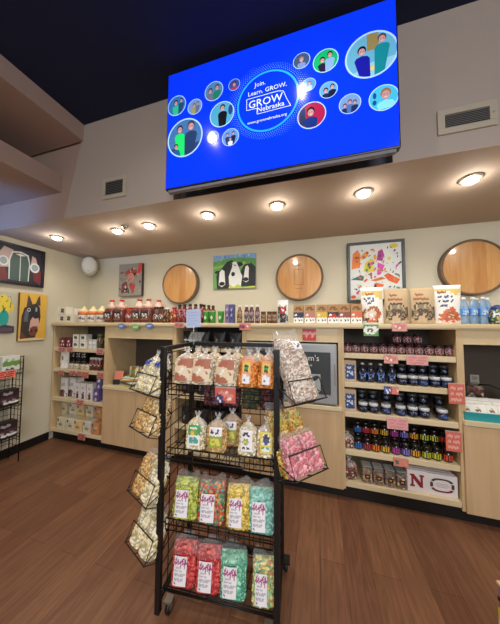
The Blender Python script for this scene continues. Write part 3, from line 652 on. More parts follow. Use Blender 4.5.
b_ = bt('sauce_bottle', .037, .19, mat('#5a2a20', .2, coat=.4), mat('#15120f', .4), ['kkkkkk', 'kwwwwk', 'kgwwgk', 'nnnnnn'], shoulder=.6, neck=.66, lh=.5)
for x, n in ((156.3, 'left'), (161.4, 'right')): b_.put((gx(x), GY, CT), 'small brown sauce bottle with black top, %s one of the pair before the rear jug' % n, group='black-topped sauce bottles')
b_ = bt('sauce_bottle', .046, .175, mat('#4d2718', .2, coat=.4), mat('#e8e6e0', .4), ['yyyyyy', 'ynddny', 'yddddy', 'yyyyyy'], shoulder=.6, neck=.5, lh=.5); b_.put((gx(167.2), GY, CT), 'brown sauce bottle with a yellow label and white cap')
b_ = bt('sauce_bottle', .047, .185, mat('#8f2420', .2, coat=.4), mat('#b82a24', .4), ['rrrrrr', 'ryyyyr', 'rwwddr', 'rrrrrr'], shoulder=.6, neck=.5, lh=.55); b_.put((gx(174.3), GY, CT), 'red sauce bottle with red cap beside the yellow label bottle')
b_ = bt('syrup_bottle', .033, .215, mat('#57222a', .2, coat=.4), mat('#2a1c20', .4), ['rrpprr', 'vpggpv', 'vppppv', 'vvrrvv'], shoulder=.62, neck=.5, lh=.6)
for x, y, n in ((179.6, GY, 'left of the blue sign card, front row'), (184.5, GY, 'behind the blue sign card, left one'), (190, GY, 'behind the blue sign card, middle one'), (195.5, GY, 'behind the blue sign card, right one'), (200.9, GY, 'right of the blue sign card, front row'), (204, 2.42, 'nearest one behind the green cups'), (208.5, 2.5, 'rearmost but one behind the green cups'), (213, 2.58, 'rearmost one behind the green cups')):
    b_.put((gx(x, y), y, CT), 'dark red bottle, red and white label, %s' % n, group='dark red bottles behind the sign card')
# green cups
t = thing('snack_cup', '', 'cup'); MB().lathe([(.027, 0), (.036, .12), (.036, .123)], mat('#3f9a3c', .35), 18).build('cup_body', t); MB().lathe([(.038, .122), (.038, .13), (.032, .133)], mat('#79c46a', .35), 18).build('lid', t)
m = MB(); m.add([(.0318 * math.sin(a) * 1.06, -.0318 * math.cos(a) * 1.06 - .0012, .06 + dz) for a, dz in ((-.5, 0), (0, -.025), (.5, 0), (0, .025))], [(0, 1, 2, 3)], mat('#d8eccb', .4)); m.build('label', t)
st = Stock(t)
for x, n in ((206.4, 'left'), (212.7, 'middle'), (221, 'right')): st.put((gx(x), GY, CT), 'bright green snack cup with lid, %s one of three on the worktop' % n, group='green snack cups')
for x, n, c in ((228, 'left, mauve one', '#7d6a92'), (232.4, 'right, blue one', '#4c4f86')):
    t = carton('box', .047, .06, .2, mat(c, .5), ['gggg', 'gppg', 'bggb', 'bppb', 'gbbg', 'gggg'], {'g': mat(c, .5), 'p': mat('#b8a8c4', .5), 'b': mat('#2f3566', .5)}); t.location = (gx(x), GY, CT); t['label'] = 'tall slim tea box, %s of two beside the green cups' % n; t['group'] = 'tall slim boxes'
b_ = bt('dressing_bottle', .028, .19, mat('#7d5a34', .2, coat=.4), mat('#e6e2d8', .4), ['tttt', 'tnnt', 'kddk', 'tttt'], shoulder=.6, neck=.5, lh=.5); b_.put((gx(239.7), GY, CT), 'slim amber bottle with white cap beside the tall slim boxes')
b_ = bt('syrup_bottle', .026, .19, mat('#5b2830', .2, coat=.4), mat('#e8e6e2', .4), ['wwwwww', 'wvggvw', 'wgddgw', 'wwwwww'], shoulder=.62, neck=.62, lh=.5)
for x, n in ((246.6, 'left'), (251.6, 'middle'), (257.4, 'right')): b_.put((gx(x), GY, CT), 'dark berry syrup bottle with white cap, %s one of three' % n, group='white-capped berry syrup bottles')
st = Stock(jar('jar', .0275, .12, mat('#6a3a24', .2, coat=.4), mat('#4a3428', .5), ['ttttt', 'tnnnt', 'tgdgt', 'ttttt'], B2))
for x, n in ((263.4, 'nearest the syrup bottles'), (269.4, 'in the middle of its three'), (274.4, 'nearest the black and white bag')): st.put((gx(x), GY, CT), 'squat brown preserve jar with brown lid, %s' % n, group='squat brown jars on the worktop')
t = pouch('bag', .112, .07, .235, mat('#d8d8dc', .25, coat=.6), ['wwwwwwww', 'wgwwwwgw', 'kkrrrrkw', 'kkrwwrkw', 'kkrrrrww', 'kkkkkkgw', 'kgkkggkk', 'kkgkkkgk', 'kkkkkkkk'], B2, name='snack_bag'); t.location = (gx(283), GY, CT); t['label'] = 'black and white snack bag with a red square, left of the kraft boxes'
kb = [(298.8, 'navy', '#2d3350'), (310, 'pink', '#c07a74'), (321.7, 'yellow', '#d9b93a'), (333, 'red and black', '#b8322c'), (344, 'mauve-brown', '#8f4c44'), (355.7, 'orange', '#cf6a3c')]
for i, (x, n, c) in enumerate(kb):
    mm = {'c': mat(c, .5), 'w': Wm, 'd': Dk, 'k': KRAFT, 'n': mat('#7a5634', .6), 's': mat('#231c20' if i in (3,) else c, .5)}
    t = carton('box', .097, .08, .178, KRAFT, ['kkkkkkkk', 'kknnnnkk', 'knnknnnk', 'kkkkkkkk', 'ssssssss', 'swwcccss', 'cccccccc', 'wwwwwwww', 'wdwwdwdw', 'wwwwwwww'], mm, lw=.98, lh=.98); t.location = (gx(x), GY, CT); t['label'] = 'kraft cardboard box with a %s label on the worktop' % n; t['group'] = 'kraft boxes with coloured labels'; t['category'] = 'box'
PM = {'w': Wm, 'y': mat('#d9bf6e', .5), 'n': mat('#a3643c', .5), 'd': mat('#5b3a2c', .6), 'c': mat('#e2c9b4', .5), 't': mat('#c9b08a', .6), 'k': mat('#55483c', .6), 'g': mat('#8f8068', .6), 'o': mat('#cf6a3a', .5), 'r': mat('#b84a34', .5), 'b': mat('#4d5a88', .5)}
t = pouch('pouch', .192, .1, .335, PM['w'], ['yyyyyyyyyyyy', 'yynnnnnyyyyy', 'wwwwwwwwyyyy', 'wbwbbwbwwwyy', 'wwbwwbbwwwww', 'wwwbbwwwwwww', 'wwwwwwwwwwww', 'wwwwnnnnnwww', 'wnnnnccnnnww', 'nnccccccnnow', 'ncccwwccnoow', 'ncccccconoww', 'nnddcooonwww', 'dddoonnodwww'], PM); t.location = (gx(372, 2.35), 2.35, CT); t['label'] = 'white, brown and yellow baking mix pouch left of the two kraft pouches'
ktr = ['tttttttttttt', 'ttnnnntttttt', 'tttttttttttt', 'tnnnnnnnnttt', 'tttttttttttt', 'ttkkkkkkkttt', 'tktgggtgtktt', 'tktgggtggtkk', 'kkkkkkkkgggk', 'kggkkgkkkkgk', 'kgtkkttkggkk', 'kkktttkkkkkn', 'tkkttttkkktn', 'tttttttttttt']
kp = Stock(pouch('pouch', .196, .1, .315, mat('#c3aa84', .6), ktr, PM))
kp.put((gx(396.5, 2.35), 2.35, CT), 'kraft pouch with a dark truck drawing, beside the white and brown pouch', group='kraft pouches with a truck drawing')
kp.put((gx(422.5, 2.35), 2.35, CT), 'kraft pouch with a dark truck drawing, beside the pancake mix pouch', group='kraft pouches with a truck drawing')
t = pouch('pouch', .202, .1, .33, PM['w'], ['yyyyyyyyyyyy', 'wnnnnwwyyyyy', 'wwwwwwwwwyyw', 'wbbwbbwbwwww', 'wwwwwwwwwwww', 'wbwbbbwbwwww', 'wwwwwwwwwwww', 'wwbbbwwwwwww', 'wwwwwwoowwww', 'wwwwoooooww' + 'w', 'wwwoonnnooww', 'wnooroooorow', 'wwoonnnnnoww', 'woorroooroow', 'wwccoooocccw'], PM); t.location = (gx(447.5, 2.35), 2.35, CT); t['label'] = 'white pancake mix pouch with a stack of pancakes, left of the water bottles'
wb = thing('water_bottle', '', 'bottle'); blu = mat('#7fb0de', .08, alpha=.5, coat=1, key='water')
MB().lathe([(.025, 0), (.0285, .008), (.0285, .04), (.026, .05), (.0285, .06), (.0285, .13), (.027, .145), (.021, .17), (.012, .19), (.011, .2)], blu, 20).build('bottle_body', wb)
MB().lathe([(.014, .198), (.014, .218), (.012, .22)], mat('#e8ebf0', .4), 14).build('cap', wb); MB().lathe([(.029, .07), (.0292, .072), (.0292, .125), (.029, .127)], mat('#4a8fd6', .3), 20).build('wrap_label', wb)
art_patch(['uuuuuu', 'uwwwwu', 'uuuwwu', 'uwwuuu'], B2, cyl(.0297, .05, .074, 120)).build('print', wb)
st = Stock(wb)
for x, y, n in ((464.5, GY, 'front row, beside the pancake mix pouch'), (473.3, GY, 'front row, second from the pancake mix pouch'), (477, 2.42, 'back row, nearer the pancake mix pouch'), (483.3, GY, 'front row, third from the pancake mix pouch'), (488, 2.42, 'back row, nearest the patterned jar')):
    st.put((gx(x, y), y, CT), 'clear blue water bottle with white cap, %s' % n, group='water bottles on the worktop')
t = thing('patterned_jar', 'round blue and yellow patterned jar at the right end of the worktop', 'jar', (gx(499.5), GY + .02, CT)); MB().lathe([(.04, 0), (.06, .03), (.064, .07), (.05, .11), (.036, .12)], kernel(['#2f4f9c', '#d8c05a', '#e8e6da', '#2b6f4a', '#24386e'], 45, .3), 20).build('jar_body', t); MB().lathe([(.038, .12), (.04, .135), (.02, .15), (.008, .155)], mat('#2f4a8a', .3), 16).build('lid', t)

# ------------------------------------------------------------------ jars on the right shelf unit
def sx(x, y, Y): return X_(x, y, Y)
Jm = {'w': mat('#cdb8b4', .5), 'p': mat('#a87478', .5), 'v': mat('#4a2028', .5), 'd': mat('#2a1418', .5)}
pk = Stock(jar('jar', .033, .088, mat('#5c2a32', .15, coat=.5), mat('#2a2020', .35, .3), ['pppppp', 'pwwwwp', 'pwpwwp', 'pwwwwp', 'pppppp'], Jm, lz=.1, lh=.62, name='jam_jar'))
YJ = FY + .075
x1s = [347.5, 355.7, 364.2, 373.2, 382.5, 391.3, 400, 409, 418.2, 428.2, 438.3, 448.5]
for i, x in enumerate(x1s): pk.put((sx(x, 348, YJ), YJ, SZ[0]), 'pink-labelled jam jar in the front row of the top shelf, %s from the left' % ORD[i], group='jam jars on the top shelf')
for i, x in enumerate((396.5, 406.5, 417)): pk.put((sx(x, 338, YJ + .07), YJ + .07, SZ[0]), 'pink-labelled jam jar in the raised rear row of the top shelf, %s' % ('left one', 'middle one', 'right one')[i], group='jam jars on the top shelf')
for i, x in enumerate((396.5, 406.5, 417)): pk.put((sx(x, 338, YJ + .07), YJ + .07, SZ[0] + .0885), 'pink-labelled jam jar stacked on the rear row of the top shelf, %s' % ('left one', 'middle one', 'right one')[i], group='jam jars on the top shelf')
# kraft coffee bags
Cm = {'b': mat('#26427e', .5), 'w': mat('#c9d2e6', .5), 'k': mat('#c3ab8c', .7)}
cf = Stock(carton('bag', .105, .07, .19, mat('#c3ab8c', .7), ['kkkkkkkk', 'kkkkkkkk', 'kbbbbbbk', 'kbwwwbbk', 'kbbbbbbk', 'kbwwbwbk', 'kbbbwwbk', 'kbwbbbbk', 'kbbbbbbk', 'kkkkkkkk'], Cm, name='kraft_bag', bev=.012, lw=.98, lh=.98))
cf.put((sx(349.5, 372, FY + .07), FY + .07, SZ[1]), 'kraft bag with a blue label beside the tall blue bottles', group='kraft bags with blue labels')
cf.put((sx(349.5, 402, FY + .07), FY + .07, SZ[2]), 'kraft bag with a blue label on the shelf below the tall blue bottles', group='kraft bags with blue labels')
for i, (x, c) in enumerate(((362.5, '#24488e'), (370.5, '#2c3f86'), (380.5, '#2f74c8'), (391.5, '#283f7c'))):
    t = bottle('bottle', .032, .17, mat('#171a26', .15, coat=.6), mat('#c9ccd2', .3, .5), ['bbbbbb', 'bwbbwb', 'bbwwbb', 'bbwbbb', 'bbbbbb'], {'b': mat(c, .4), 'w': mat('#8fa6d8', .4)}, shoulder=.66, neck=.42, lz=.06, lh=.56, name='shampoo_bottle', capw=1.25)
    t.location = (sx(x, 372, FY + .07), FY + .07, SZ[1]); t['label'] = 'dark bottle with a blue label and silver cap, %s from the kraft bag' % ORD[i]; t['group'] = 'dark bottles with blue labels'
Bm = {'b': mat('#1f3264', .4), 'w': mat('#7488b8', .4), 'k': mat('#12141c', .3), 'l': mat('#3558a8', .4)}
def cream(lab, lid): return Stock(jar('jar', .039, .082, mat('#11131b', .2, coat=.5), lid, lab, Bm, lz=.1, lh=.55, lid=.27, name='cream_jar', lidr=.98))
LW, LD = mat('#d3d6da', .35), mat('#4b4d52', .35, .3)
j1, j2 = cream(['kkkkkk', 'kbwwbk', 'kkbbkk', 'kkkkkk'], LW), cream(['kbbbbk', 'kbwlbk', 'kllwbk', 'kbbbbk'], LW)
d1 = cream(['kkkkkk', 'kkwkkk', 'kkkkkk'], LD)
YF1, YB1 = FY + .06, FY + .165
for i, x in enumerate((402.3, 412.8, 422.8, 434.5, 446)):
    (j2 if i in (2, 4) else j1).put((sx(x, 384, YF1), YF1, SZ[1]), 'white-lidded dark jar right of the blue bottles, front row, %s from the left' % ORD[i], group='cream jars on the second shelf')
for i, x in enumerate((401, 411.5, 421.5, 432, 443.5)):
    d1.put((sx(x, 372, YB1), YB1, SZ[1]), 'grey-lidded dark jar right of the blue bottles, rear row lower tier, %s from left' % ORD[i], group='dark rear jars on the second shelf')
    d1.put((sx(x, 372, YB1), YB1, SZ[1] + .083), 'grey-lidded dark jar right of the blue bottles, rear row upper tier, %s from left' % ORD[i], group='dark rear jars on the second shelf')
for i, x in enumerate((363.2, 373.5, 386, 400.5, 412.5, 424, 442)):
    (j2 if i in (2, 3, 6) else j1).put((sx(x, 412, YF1), YF1, SZ[2]), 'white-lidded dark jar on the middle shelf, front row, %s from the kraft bag' % ORD[i], group='cream jars on the middle shelf')
for i, x in enumerate((361.5, 372.5, 386, 399, 411.5, 422.5, 438.5)):
    d1.put((sx(x, 400, YB1), YB1, SZ[2]), 'grey-lidded dark jar on the middle shelf, rear row lower tier, %s from kraft bag' % ORD[i], group='dark rear jars on the middle shelf')
    d1.put((sx(x, 400, YB1), YB1, SZ[2] + .083), 'grey-lidded dark jar on the middle shelf, rear row upper tier, %s from kraft bag' % ORD[i], group='dark rear jars on the middle shelf')
# coloured spice jars
cols = [('blue', '#2f6fc0'), ('red', '#c22c38'), ('orange', '#e07a2c'), ('yellow', '#dcb53a'), ('magenta', '#b0449c'), ('lilac', '#7f74c4'), ('amber', '#dd9a30'), ('lime', '#b3bd3c'), ('yellow-green', '#c3c03a'), ('scarlet', '#d8432c')]
xf = [358.3, 367, 375.6, 385.3, 395.6, 405.4, 414.8, 426, 436, 447.3]; xb = [357.6, 365.6, 374.4, 384, 394, 403.7, 413.5, 424, 433.7, 443]
for i, (n, c) in enumerate(cols):
    st = Stock(jar('jar', .034, .102, mat('#17100f', .15, coat=.6), mat('#100e0e', .3, coat=.4), ['cccccc', 'cccccc'], {'c': mat(c, .45), 'd': mat('#33242a', .5)}, lz=.14, lh=.42, lid=.3, name='spice_jar', span=130, lidr=.86))
    st.put((sx(xf[i], 450, YF1), YF1, SZ[3]), 'small dark jar with a %s label, front row of the fourth shelf' % n, group='dark jars with coloured labels')
    st.put((sx(xb[i], 440, YB1 - .02), YB1 - .02, SZ[3]), 'small dark jar with a %s label, rear row of the fourth shelf, lower tier' % n, group='dark jars with coloured labels')
    st.put((sx(xb[i], 440, YB1 - .02), YB1 - .02, SZ[3] + .103), 'small dark jar with a %s label, rear row of the fourth shelf, upper tier' % n, group='dark jars with coloured labels')

# ------------------------------------------------------------------ bags of food: a filled clear bag, its gathered or sealed film top and a label
def cellf(P, s, seed):
    g = np.floor(P / s).astype(int); best = np.full(len(P), 9.0); bid = np.zeros(len(P), dtype=np.int64)
    for dx in (-1, 0, 1):
        for dy in (-1, 0, 1):
            for dz in (-1, 0, 1):
                q = g + np.array([dx, dy, dz]); h = np.abs(np.sin(q[:, 0] * 127.1 + q[:, 1] * 311.7 + q[:, 2] * 74.7 + seed * 1.37) * 43758547.0).astype(np.int64)
                j = np.stack([(h % 997) / 997., ((h // 7) % 991) / 991., ((h // 13) % 983) / 983.], 1)
                dd = np.linalg.norm(P / s - (q + j), axis=1); m_ = dd < best; best[m_] = dd[m_]; bid[m_] = (h[m_] // 17) % 9973
    return np.clip(best, 0, 1), bid
def bag_surf(w, d, h, kind):
    def f(u, v, off=0):
        t = v
        if kind == 'neck': k = 1 if t < .74 else 1 - .78 * ((t - .74) / .26) ** 1.7; kd = k; k = k * (.93 + .07 * math.sin(math.pi * min(1, t * 1.3)))
        else: k = 1 - .06 * max(0, t - .8) / .2; kd = (1 - .05 * t) if t < .78 else max(.12, 1 - .88 * ((t - .78) / .22) ** 2)
        kb = min(1, .86 + t * 2.4); a = 2 * math.pi * u; ca, sa = math.cos(a), math.sin(a); e = 2 / (3.6 if kind == 'brick' else 3.0)
        x = math.copysign(abs(ca) ** e, ca) * (w / 2 * k * kb + off); y = math.copysign(abs(sa) ** e, sa) * (d / 2 * kd * kb + off)
        return (x, y, h * t)
    return f
def food_bag(name, w, d, h, fill, kind='neck', seed=1, label=None, mm=None, lab=(.2, .8, .18, .72), grain=.0112, amp=.0095, cat='bag'):
    t = thing(name, '', cat); f = bag_surf(w, d, h, kind); nu, nv = 150, int(h / .0027); vs = []
    for j in range(nv + 1):
        for i in range(nu): vs.append(f(i / nu, j / nv))
    P = np.array(vs); C = np.array([0, 0, 1.0]) * P; N = P - C; N[:, 1] *= w / d; L = np.linalg.norm(N, axis=1)[:, None]; N = N / np.maximum(L, 1e-6)
    bd, bh = cellf(P + 5.0, grain, seed); disp = (np.sqrt(np.clip(1 - (bd / .7) ** 2, 0, 1)) - .6) * amp; P = P + N * disp[:, None]
    big = np.array([math.sin(p[2] * 31 + seed) * math.sin(p[0] * 40 + seed * 2) for p in P]) * .003; P = P + N * big[:, None]
    fs = [(j * nu + i, j * nu + (i + 1) % nu, (j + 1) * nu + (i + 1) % nu, (j + 1) * nu + i) for j in range(nv) for i in range(nu)]
    fs.append(tuple(range(nu - 1, -1, -1))); fs.append(tuple(nv * nu + i for i in range(nu)))
    mb = MB(); mb.add(P.tolist(), fs, fill[0], True); ids = [mb.mi(q) for q in fill]; bh = bh % len(fill)
    mb.m = [ids[int(bh[q[0] if bd[q[0]] < bd[q[2]] else q[2]])] for q in fs]; mb.build('food_filling', t)
    m = MB(); vs = []; n = 40
    if kind == 'neck':
        prof = [(1.03, .72), (.98, .82), (.6, .94), (.2, 1.01), (.14, 1.04), (.22, 1.09), (.32, 1.14), (.34, 1.16)]
        for q, (rr_, zz) in enumerate(prof):
            for k in range(n):
                a = 2 * math.pi * k / n; wv = 1 + (.14 * math.sin(7 * a + seed) + .08 * math.sin(11 * a)) * min(1, max(0, q - 2) * .5 + .15)
                vs.append((w / 2 * rr_ * wv * math.cos(a), max(d / 2, .02) * rr_ * wv * math.sin(a), h * zz + (.008 * math.sin(5 * a + seed) if q > 5 else 0)))
        m.add(vs, [(q * n + k, q * n + (k + 1) % n, (q + 1) * n + (k + 1) % n, (q + 1) * n + k) for q in range(len(prof) - 1) for k in range(n)], FILM2, True)
        m.build('gathered_film_top', t); MB().lathe([(w * .09, h * 1.015), (w * .095, h * 1.03), (w * .09, h * 1.045)], mat('#dedcd6', .4), 12).build('twist_tie', t)
    else:
        prof = [(1.02, .95, .8), (1.0, .6, .92), (.97, .3, 1.02), (.9, .14, 1.1), (.84, .1, 1.15)]
        for q, (rx, ry, zz) in enumerate(prof):
            for k in range(n):
                a = 2 * math.pi * k / n; e = 2 / 3.6; ca, sa = math.cos(a), math.sin(a); wv = 1 + .03 * math.sin(9 * a + q)
                vs.append((math.copysign(abs(ca) ** e, ca) * (w / 2 * rx + .004) * wv, math.copysign(abs(sa) ** e, sa) * (d / 2 * ry + .003) + (.012 * q * math.sin(3 * ca + seed) * .4 if q > 1 else 0), h * zz + (.006 * math.sin(6 * ca + seed) if q > 2 else 0)))
        m.add(vs, [(q * n + k, q * n + (k + 1) % n, (q + 1) * n + (k + 1) % n, (q + 1) * n + k) for q in range(len(prof) - 1) for k in range(n)], FILM, True)
        m.build('film_top', t)
    if label:
        a0, a1, b0, b1 = lab
        def g(a, b):
            xx = (a0 + (a1 - a0) * a) * 2 - 1; e = (3.6 if kind == 'brick' else 3.0); v = b0 + (b1 - b0) * b
            c = max(-.999, min(.999, xx)); ca = math.copysign(abs(c) ** (e / 2), c); u_ = (2 * math.pi - math.acos(ca)) / (2 * math.pi)
            p = f(u_, v, amp * .55 + .0015); return (xx * w / 2 * .98, p[1] - .002, p[2])
        art_patch(label, mm, g).build('label', t)
    return t
# ------------------------------------------------------------------ the wire rack in the middle of the floor
RA = R(5); RU = np.array([math.cos(RA), math.sin(RA), 0]); RV = np.array([-math.sin(RA), math.cos(RA), 0]); RFL = np.array([-.822, 1.10, 0])
RW, RD, RT = .625, .36, 1.42
def rw(u, v, z): return tuple(RFL + RU * u + RV * v + np.array([0, 0, z]))
rack = thing('wire_display_rack', 'black wire display rack on casters filled with bagged snacks', 'display rack', tuple(RFL), RA)
def post(u, v, name='post'): MB().box((u - .014, v - .014, .03), (u + .014, v + .014, RT), BLACK, .003).build(name, rack)
for u in (0, RW):
    for v in (0, RD): post(u, v)
m = MB(); 
for u in (0, RW): m.box((u - .012, 0, RT - .025), (u + .012, RD, RT), BLACK, .003)
m.box((0, RD - .012, RT - .025), (RW, RD + .012, RT), BLACK, .003); m.build('top_frame', rack)
m = MB()
for u in (0, RW): m.box((u - .01, 0, .075), (u + .01, RD, .1), BLACK)
m.box((0, RD - .01, .075), (RW, RD + .01, .1), BLACK)
m.build('bottom_frame', rack)
def grid(name, fn, nu, nz, z0, z1, skew=0):
    m = MB()
    for i in range(1, nu): m.tube([fn(i / nu, z0), fn(i / nu, z1)], .0028, WIRE, 5)
    for k in range(nz + 1): z = z0 + (z1 - z0) * k / nz; m.tube([fn(0, z), fn(1, z)], .003, WIRE, 5)
    return m.build(name, rack)
grid('side_grid', lambda a, z: (0, RD * a, z), 4, 18, .1, 1.38); grid('side_grid', lambda a, z: (RW, RD * a, z), 4, 18, .1, 1.38)
grid('back_grid', lambda a, z: (RW * a, RD, z), 9, 18, .1, 1.38)
RS = [1.215, .873, .507, .165]
for z in RS:
    m = MB(); a0, a1 = .03, RW - .02
    for k in range(13): u = a0 + (a1 - a0) * k / 12; dl = .055 if z > .2 else .02; m.tube([(u, .004, z - dl), (u, .004, z + .004), (u, .012, z - .002), (u, RD - .02, z - .035)], .0024, WIRE, 5)
    for zz, vv in ((z + .004, .004), (z - dl / 2, .004), (z - dl, .004)): m.tube([(a0, vv, zz), (a1, vv, zz)], .0034, WIRE, 6)
    for vv in (.09, .18, .27, RD - .02): m.tube([(a0, vv, z - .002 - .033 * vv / RD), (a1, vv, z - .002 - .033 * vv / RD)], .0028, WIRE, 5)
    for u in (a0, a1): m.tube([(0 if u < .1 else RW, .004, z - .02), (u, .004, z - .02)], .004, WIRE, 6)
    m.build('wire_shelf', rack)
for u, v in ((.045, .03), (RW - .045, .03), (.045, RD - .03), (RW + .025, RD + .01)):
    ch = MB().box((u - .02, v - .02, .068), (u + .02, v + .02, .078), STEEL).box((u - .016, v - .012, .03), (u - .012, v + .018, .07), STEEL).box((u + .012, v - .012, .03), (u + .016, v + .018, .07), STEEL).build('caster', rack)
    w_ = MB(); w_.lathe([(.02, -.011), (.031, -.01), (.033, 0), (.031, .01), (.02, .011)], BLACK, 18); w_.build('wheel', ch, (u, v + .008, .033), (0, R(90), 0))
# arm that carries the rear caster bracket
MB().box((RW - .02, RD - .03, .076), (RW + .05, RD + .03, .084), BLACK).build('caster_plate', rack)

SC_ = {'r': mat('#c8604e', .5), 'w': mat('#e6d8d2', .5), 'b': mat('#39406f', .5), 'p': mat('#d88a80', .5)}
def rack_card(label, u, z, w, h):
    card('price_card', label, 'price card', w, h, '#cf6a5c', rw(u, -.006, z), RA, art=['rrrrrrrrrr', 'rrpppwprrr', 'rbbrpppppr', 'bwbbrrwwrr', 'bbwbbrrrrr'], mm=SC_, group='cards on the wire rack')
rack_card('red and blue price card on the top shelf edge of the wire rack', .36, 1.178, .11, .075)

# printed labels
LM = {'w': mat('#e9e6ea', .4), 'm': mat('#a3487e', .5), 'g': mat('#b6b4be', .5), 'd': mat('#6d6a74', .5), 'r': mat('#a8644c', .5), 'c': mat('#dcc8a8', .5), 'e': mat('#3f9a58', .5), 't': mat('#4aa08c', .5), 'y': mat('#dcc95a', .5), 'l': mat('#8ea03c', .5), 'o': mat('#e39a5a', .5), 'k': mat('#3b3a3e', .5), 'b': mat('#44507c', .5)}
SCRIPT = ['wwwwwwwwwwwwww', 'wwmwwwwwwmmwmw', 'wmmwmwwwmmwmmw', 'wmwmmwmmmmwmmw', 'mmmmwmmmwmmmmm', 'wmwwmwwmwmwmww', 'wwwwwwwmwwwmww', 'wwggggggwwwmww', 'wwwwwwwwwwwwww', 'wggggwgggwwwww', 'wwwwwwwwwwwwww', 'wgggggwggggggw', 'wgggwggggggwww', 'wwwwwwwwwwwwww', 'wggggggwgggwww', 'wgggwgggggwwww', 'wwwwwwwwwwwwww', 'wddwwwwwwwwwww', 'wwwwwwwwwwwwww']
GREEN_L = ['eeeeeeee', 'ewwwwwee', 'eellleee', 'elyyllee', 'elyylele', 'wwwwwwww', 'wttgttww', 'wttttttw', 'wttgtttw', 'wwwwwwww']
GOLD_L = ['wwwwwwww', 'wkwwwkww', 'wkkwkkww', 'wwwwwwww', 'llllllll', 'lyyyyyll', 'lyllyyyl', 'lyyylyyl', 'llllllll']
WHITE_L = ['wwwwwwww', 'wwkkkwww', 'wkkwkkww', 'wwwwwwww', 'wwlllwww', 'wlyylgww', 'wwllgwww', 'wwwwwwww', 'wkkwkkww', 'wwwwwwww']
YELL_L = ['yyyyyyyy', 'yywkkwyy', 'yykkkkyy', 'ywkbbkwy', 'yybbbbyy', 'ywwbbwwy', 'yyyyyyyy', 'yttwttwy', 'ywwwwwyy', 'yyyyyyyy']
BROWN_L = ['ccrrrrrr', 'crrrrrrr', 'crrrrrrr', 'cccccrrr', 'cccwcccc', 'ccwcccrc', 'rrcccccc', 'rrrrrccc', 'rrrrrrcc']
ORANGE_L = ['ooooooo', 'oyyyyyo', 'oykkkyo', 'oyeeeyo', 'oykkkyo', 'ooooooo', 'owwwggo', 'owwwwwo', 'owbwwwo', 'owwwwwo']
def K(cols, *a):
    dark = ['#%02x%02x%02x' % tuple(int(int(c[i:i + 2], 16) * .76) for i in (1, 3, 5)) for c in cols[:2]]      # darker copies of some colours, so neighbouring kernels contrast more
    return [mat(c, .45, coat=.25) for c in list(cols) + dark]
white_mix = K(['#e0d2b8', '#d8c49e', '#c9a878', '#efe6d4', '#e6dcc6', '#b98a58'], 62); cara = K(['#cf9048', '#dba458', '#e2b874', '#c07a34'], 58); popw = K(['#efe6c8', '#e6d6a4', '#f2ecd8', '#dcc488'], 46)
cheese = K(['#e08a34', '#d8762a', '#e8a04a', '#dd8030'], 60); lime = K(['#a8b43c', '#b8c250', '#94a42e', '#c6cc6a'], 58); multi = K(['#c8503c', '#4f8a5a', '#7fb08a', '#d8704e', '#b03c34', '#3f9488', '#d89a4a'], 56)
yel = K(['#dcb83c', '#e6c854', '#cfa52e', '#ead27c'], 58); aqua = K(['#7fc4b4', '#94d0c0', '#6ab4a4', '#a8d8cc'], 58); red = K(['#c8383a', '#d84c48', '#b82c32', '#e06a60'], 58); mint = K(['#5fb492', '#7cc8a8', '#a8dcc4', '#4ca083'], 58)
pastel = K(['#d8c860', '#8fc490', '#e6e0a4', '#c8905c', '#a4cca0', '#ecdc90'], 58); pink = K(['#d8808c', '#e09aa2', '#cc6c7c', '#e8b0b2'], 56); nut = K(['#c89a58', '#d8b070', '#b8843f', '#e2c48c'], 60)
puff = K(['#d8ccc0', '#c9b8a8', '#a88c78', '#e6dcd2', '#8f7868', '#d0c0b4'], 110); vio = K(['#6a3040', '#8a4450', '#54242f', '#9c5a5c'], 58); dgr = K(['#4a5a34', '#6a7a44', '#7c4a3c', '#39452a'], 58)
CARM = K(['#d8b070', '#e4cc98', '#c89a54', '#efe2c4'], 58)
proto = {}
def bag(key, *a, **k):
    if key not in proto: proto[key] = Stock(food_bag(*a, **k))
    return proto[key]
def rput(st, u, v, z, lean, label, yaw=0, grp=None):
    st.put(rw(u, v, z - .009), label, group=grp, rot=(R(-lean), 0, RA + R(yaw)))
def ru_(x, y, v):                                   # photograph pixel to rack width, on the plane v of the rack
    d = ray(x, y); t = ((RFL - ORI) @ RV + v) / (d @ RV); return float((ORI + d * t - RFL) @ RU)
g1 = 'snack bags on the top shelf of the wire rack'
B1 = lambda: bag('b1', 'popcorn_bag', .13, .085, .175, white_mix, 'neck', 1, BROWN_L, LM, (.12, .88, .12, .8))
for x, yaw, n in ((185, 10, 'leftmost on the top shelf'), (202.5, 4, 'second from the left on the top shelf'), (226, 0, 'third from the left on the top shelf')):
    rput(B1(), ru_(x, 384, .05), .05, RS[0], 14, 'popcorn mix bag with a brown label, %s' % n, yaw, g1)
B1o = lambda: bag('b1o', 'cheese_corn_bag', .105, .075, .175, cheese, 'neck', 2, ORANGE_L, LM, (.25, .75, .14, .82))
for x, n in ((247.5, 'left one of two on the top shelf'), (267, 'right one of two, against the right post')):
    rput(B1o(), ru_(x, 385, .05), .05, RS[0], 12, 'bag of orange cheese popcorn, %s' % n, -4, g1)
B1r = lambda: bag('b1r', 'popcorn_bag', .11, .075, .18, CARM, 'neck', 5)
for i, x in enumerate((196, 213, 236, 257, 270)):
    rput(B1r(), ru_(x, 372, .19), .19, RS[0] - .012, 10, 'bag of tan popcorn in the rear row of the top shelf, %s from the left' % ORD[i], 0, 'rear row bags on the top shelf')
g2 = 'snack bags on the second shelf of the wire rack'
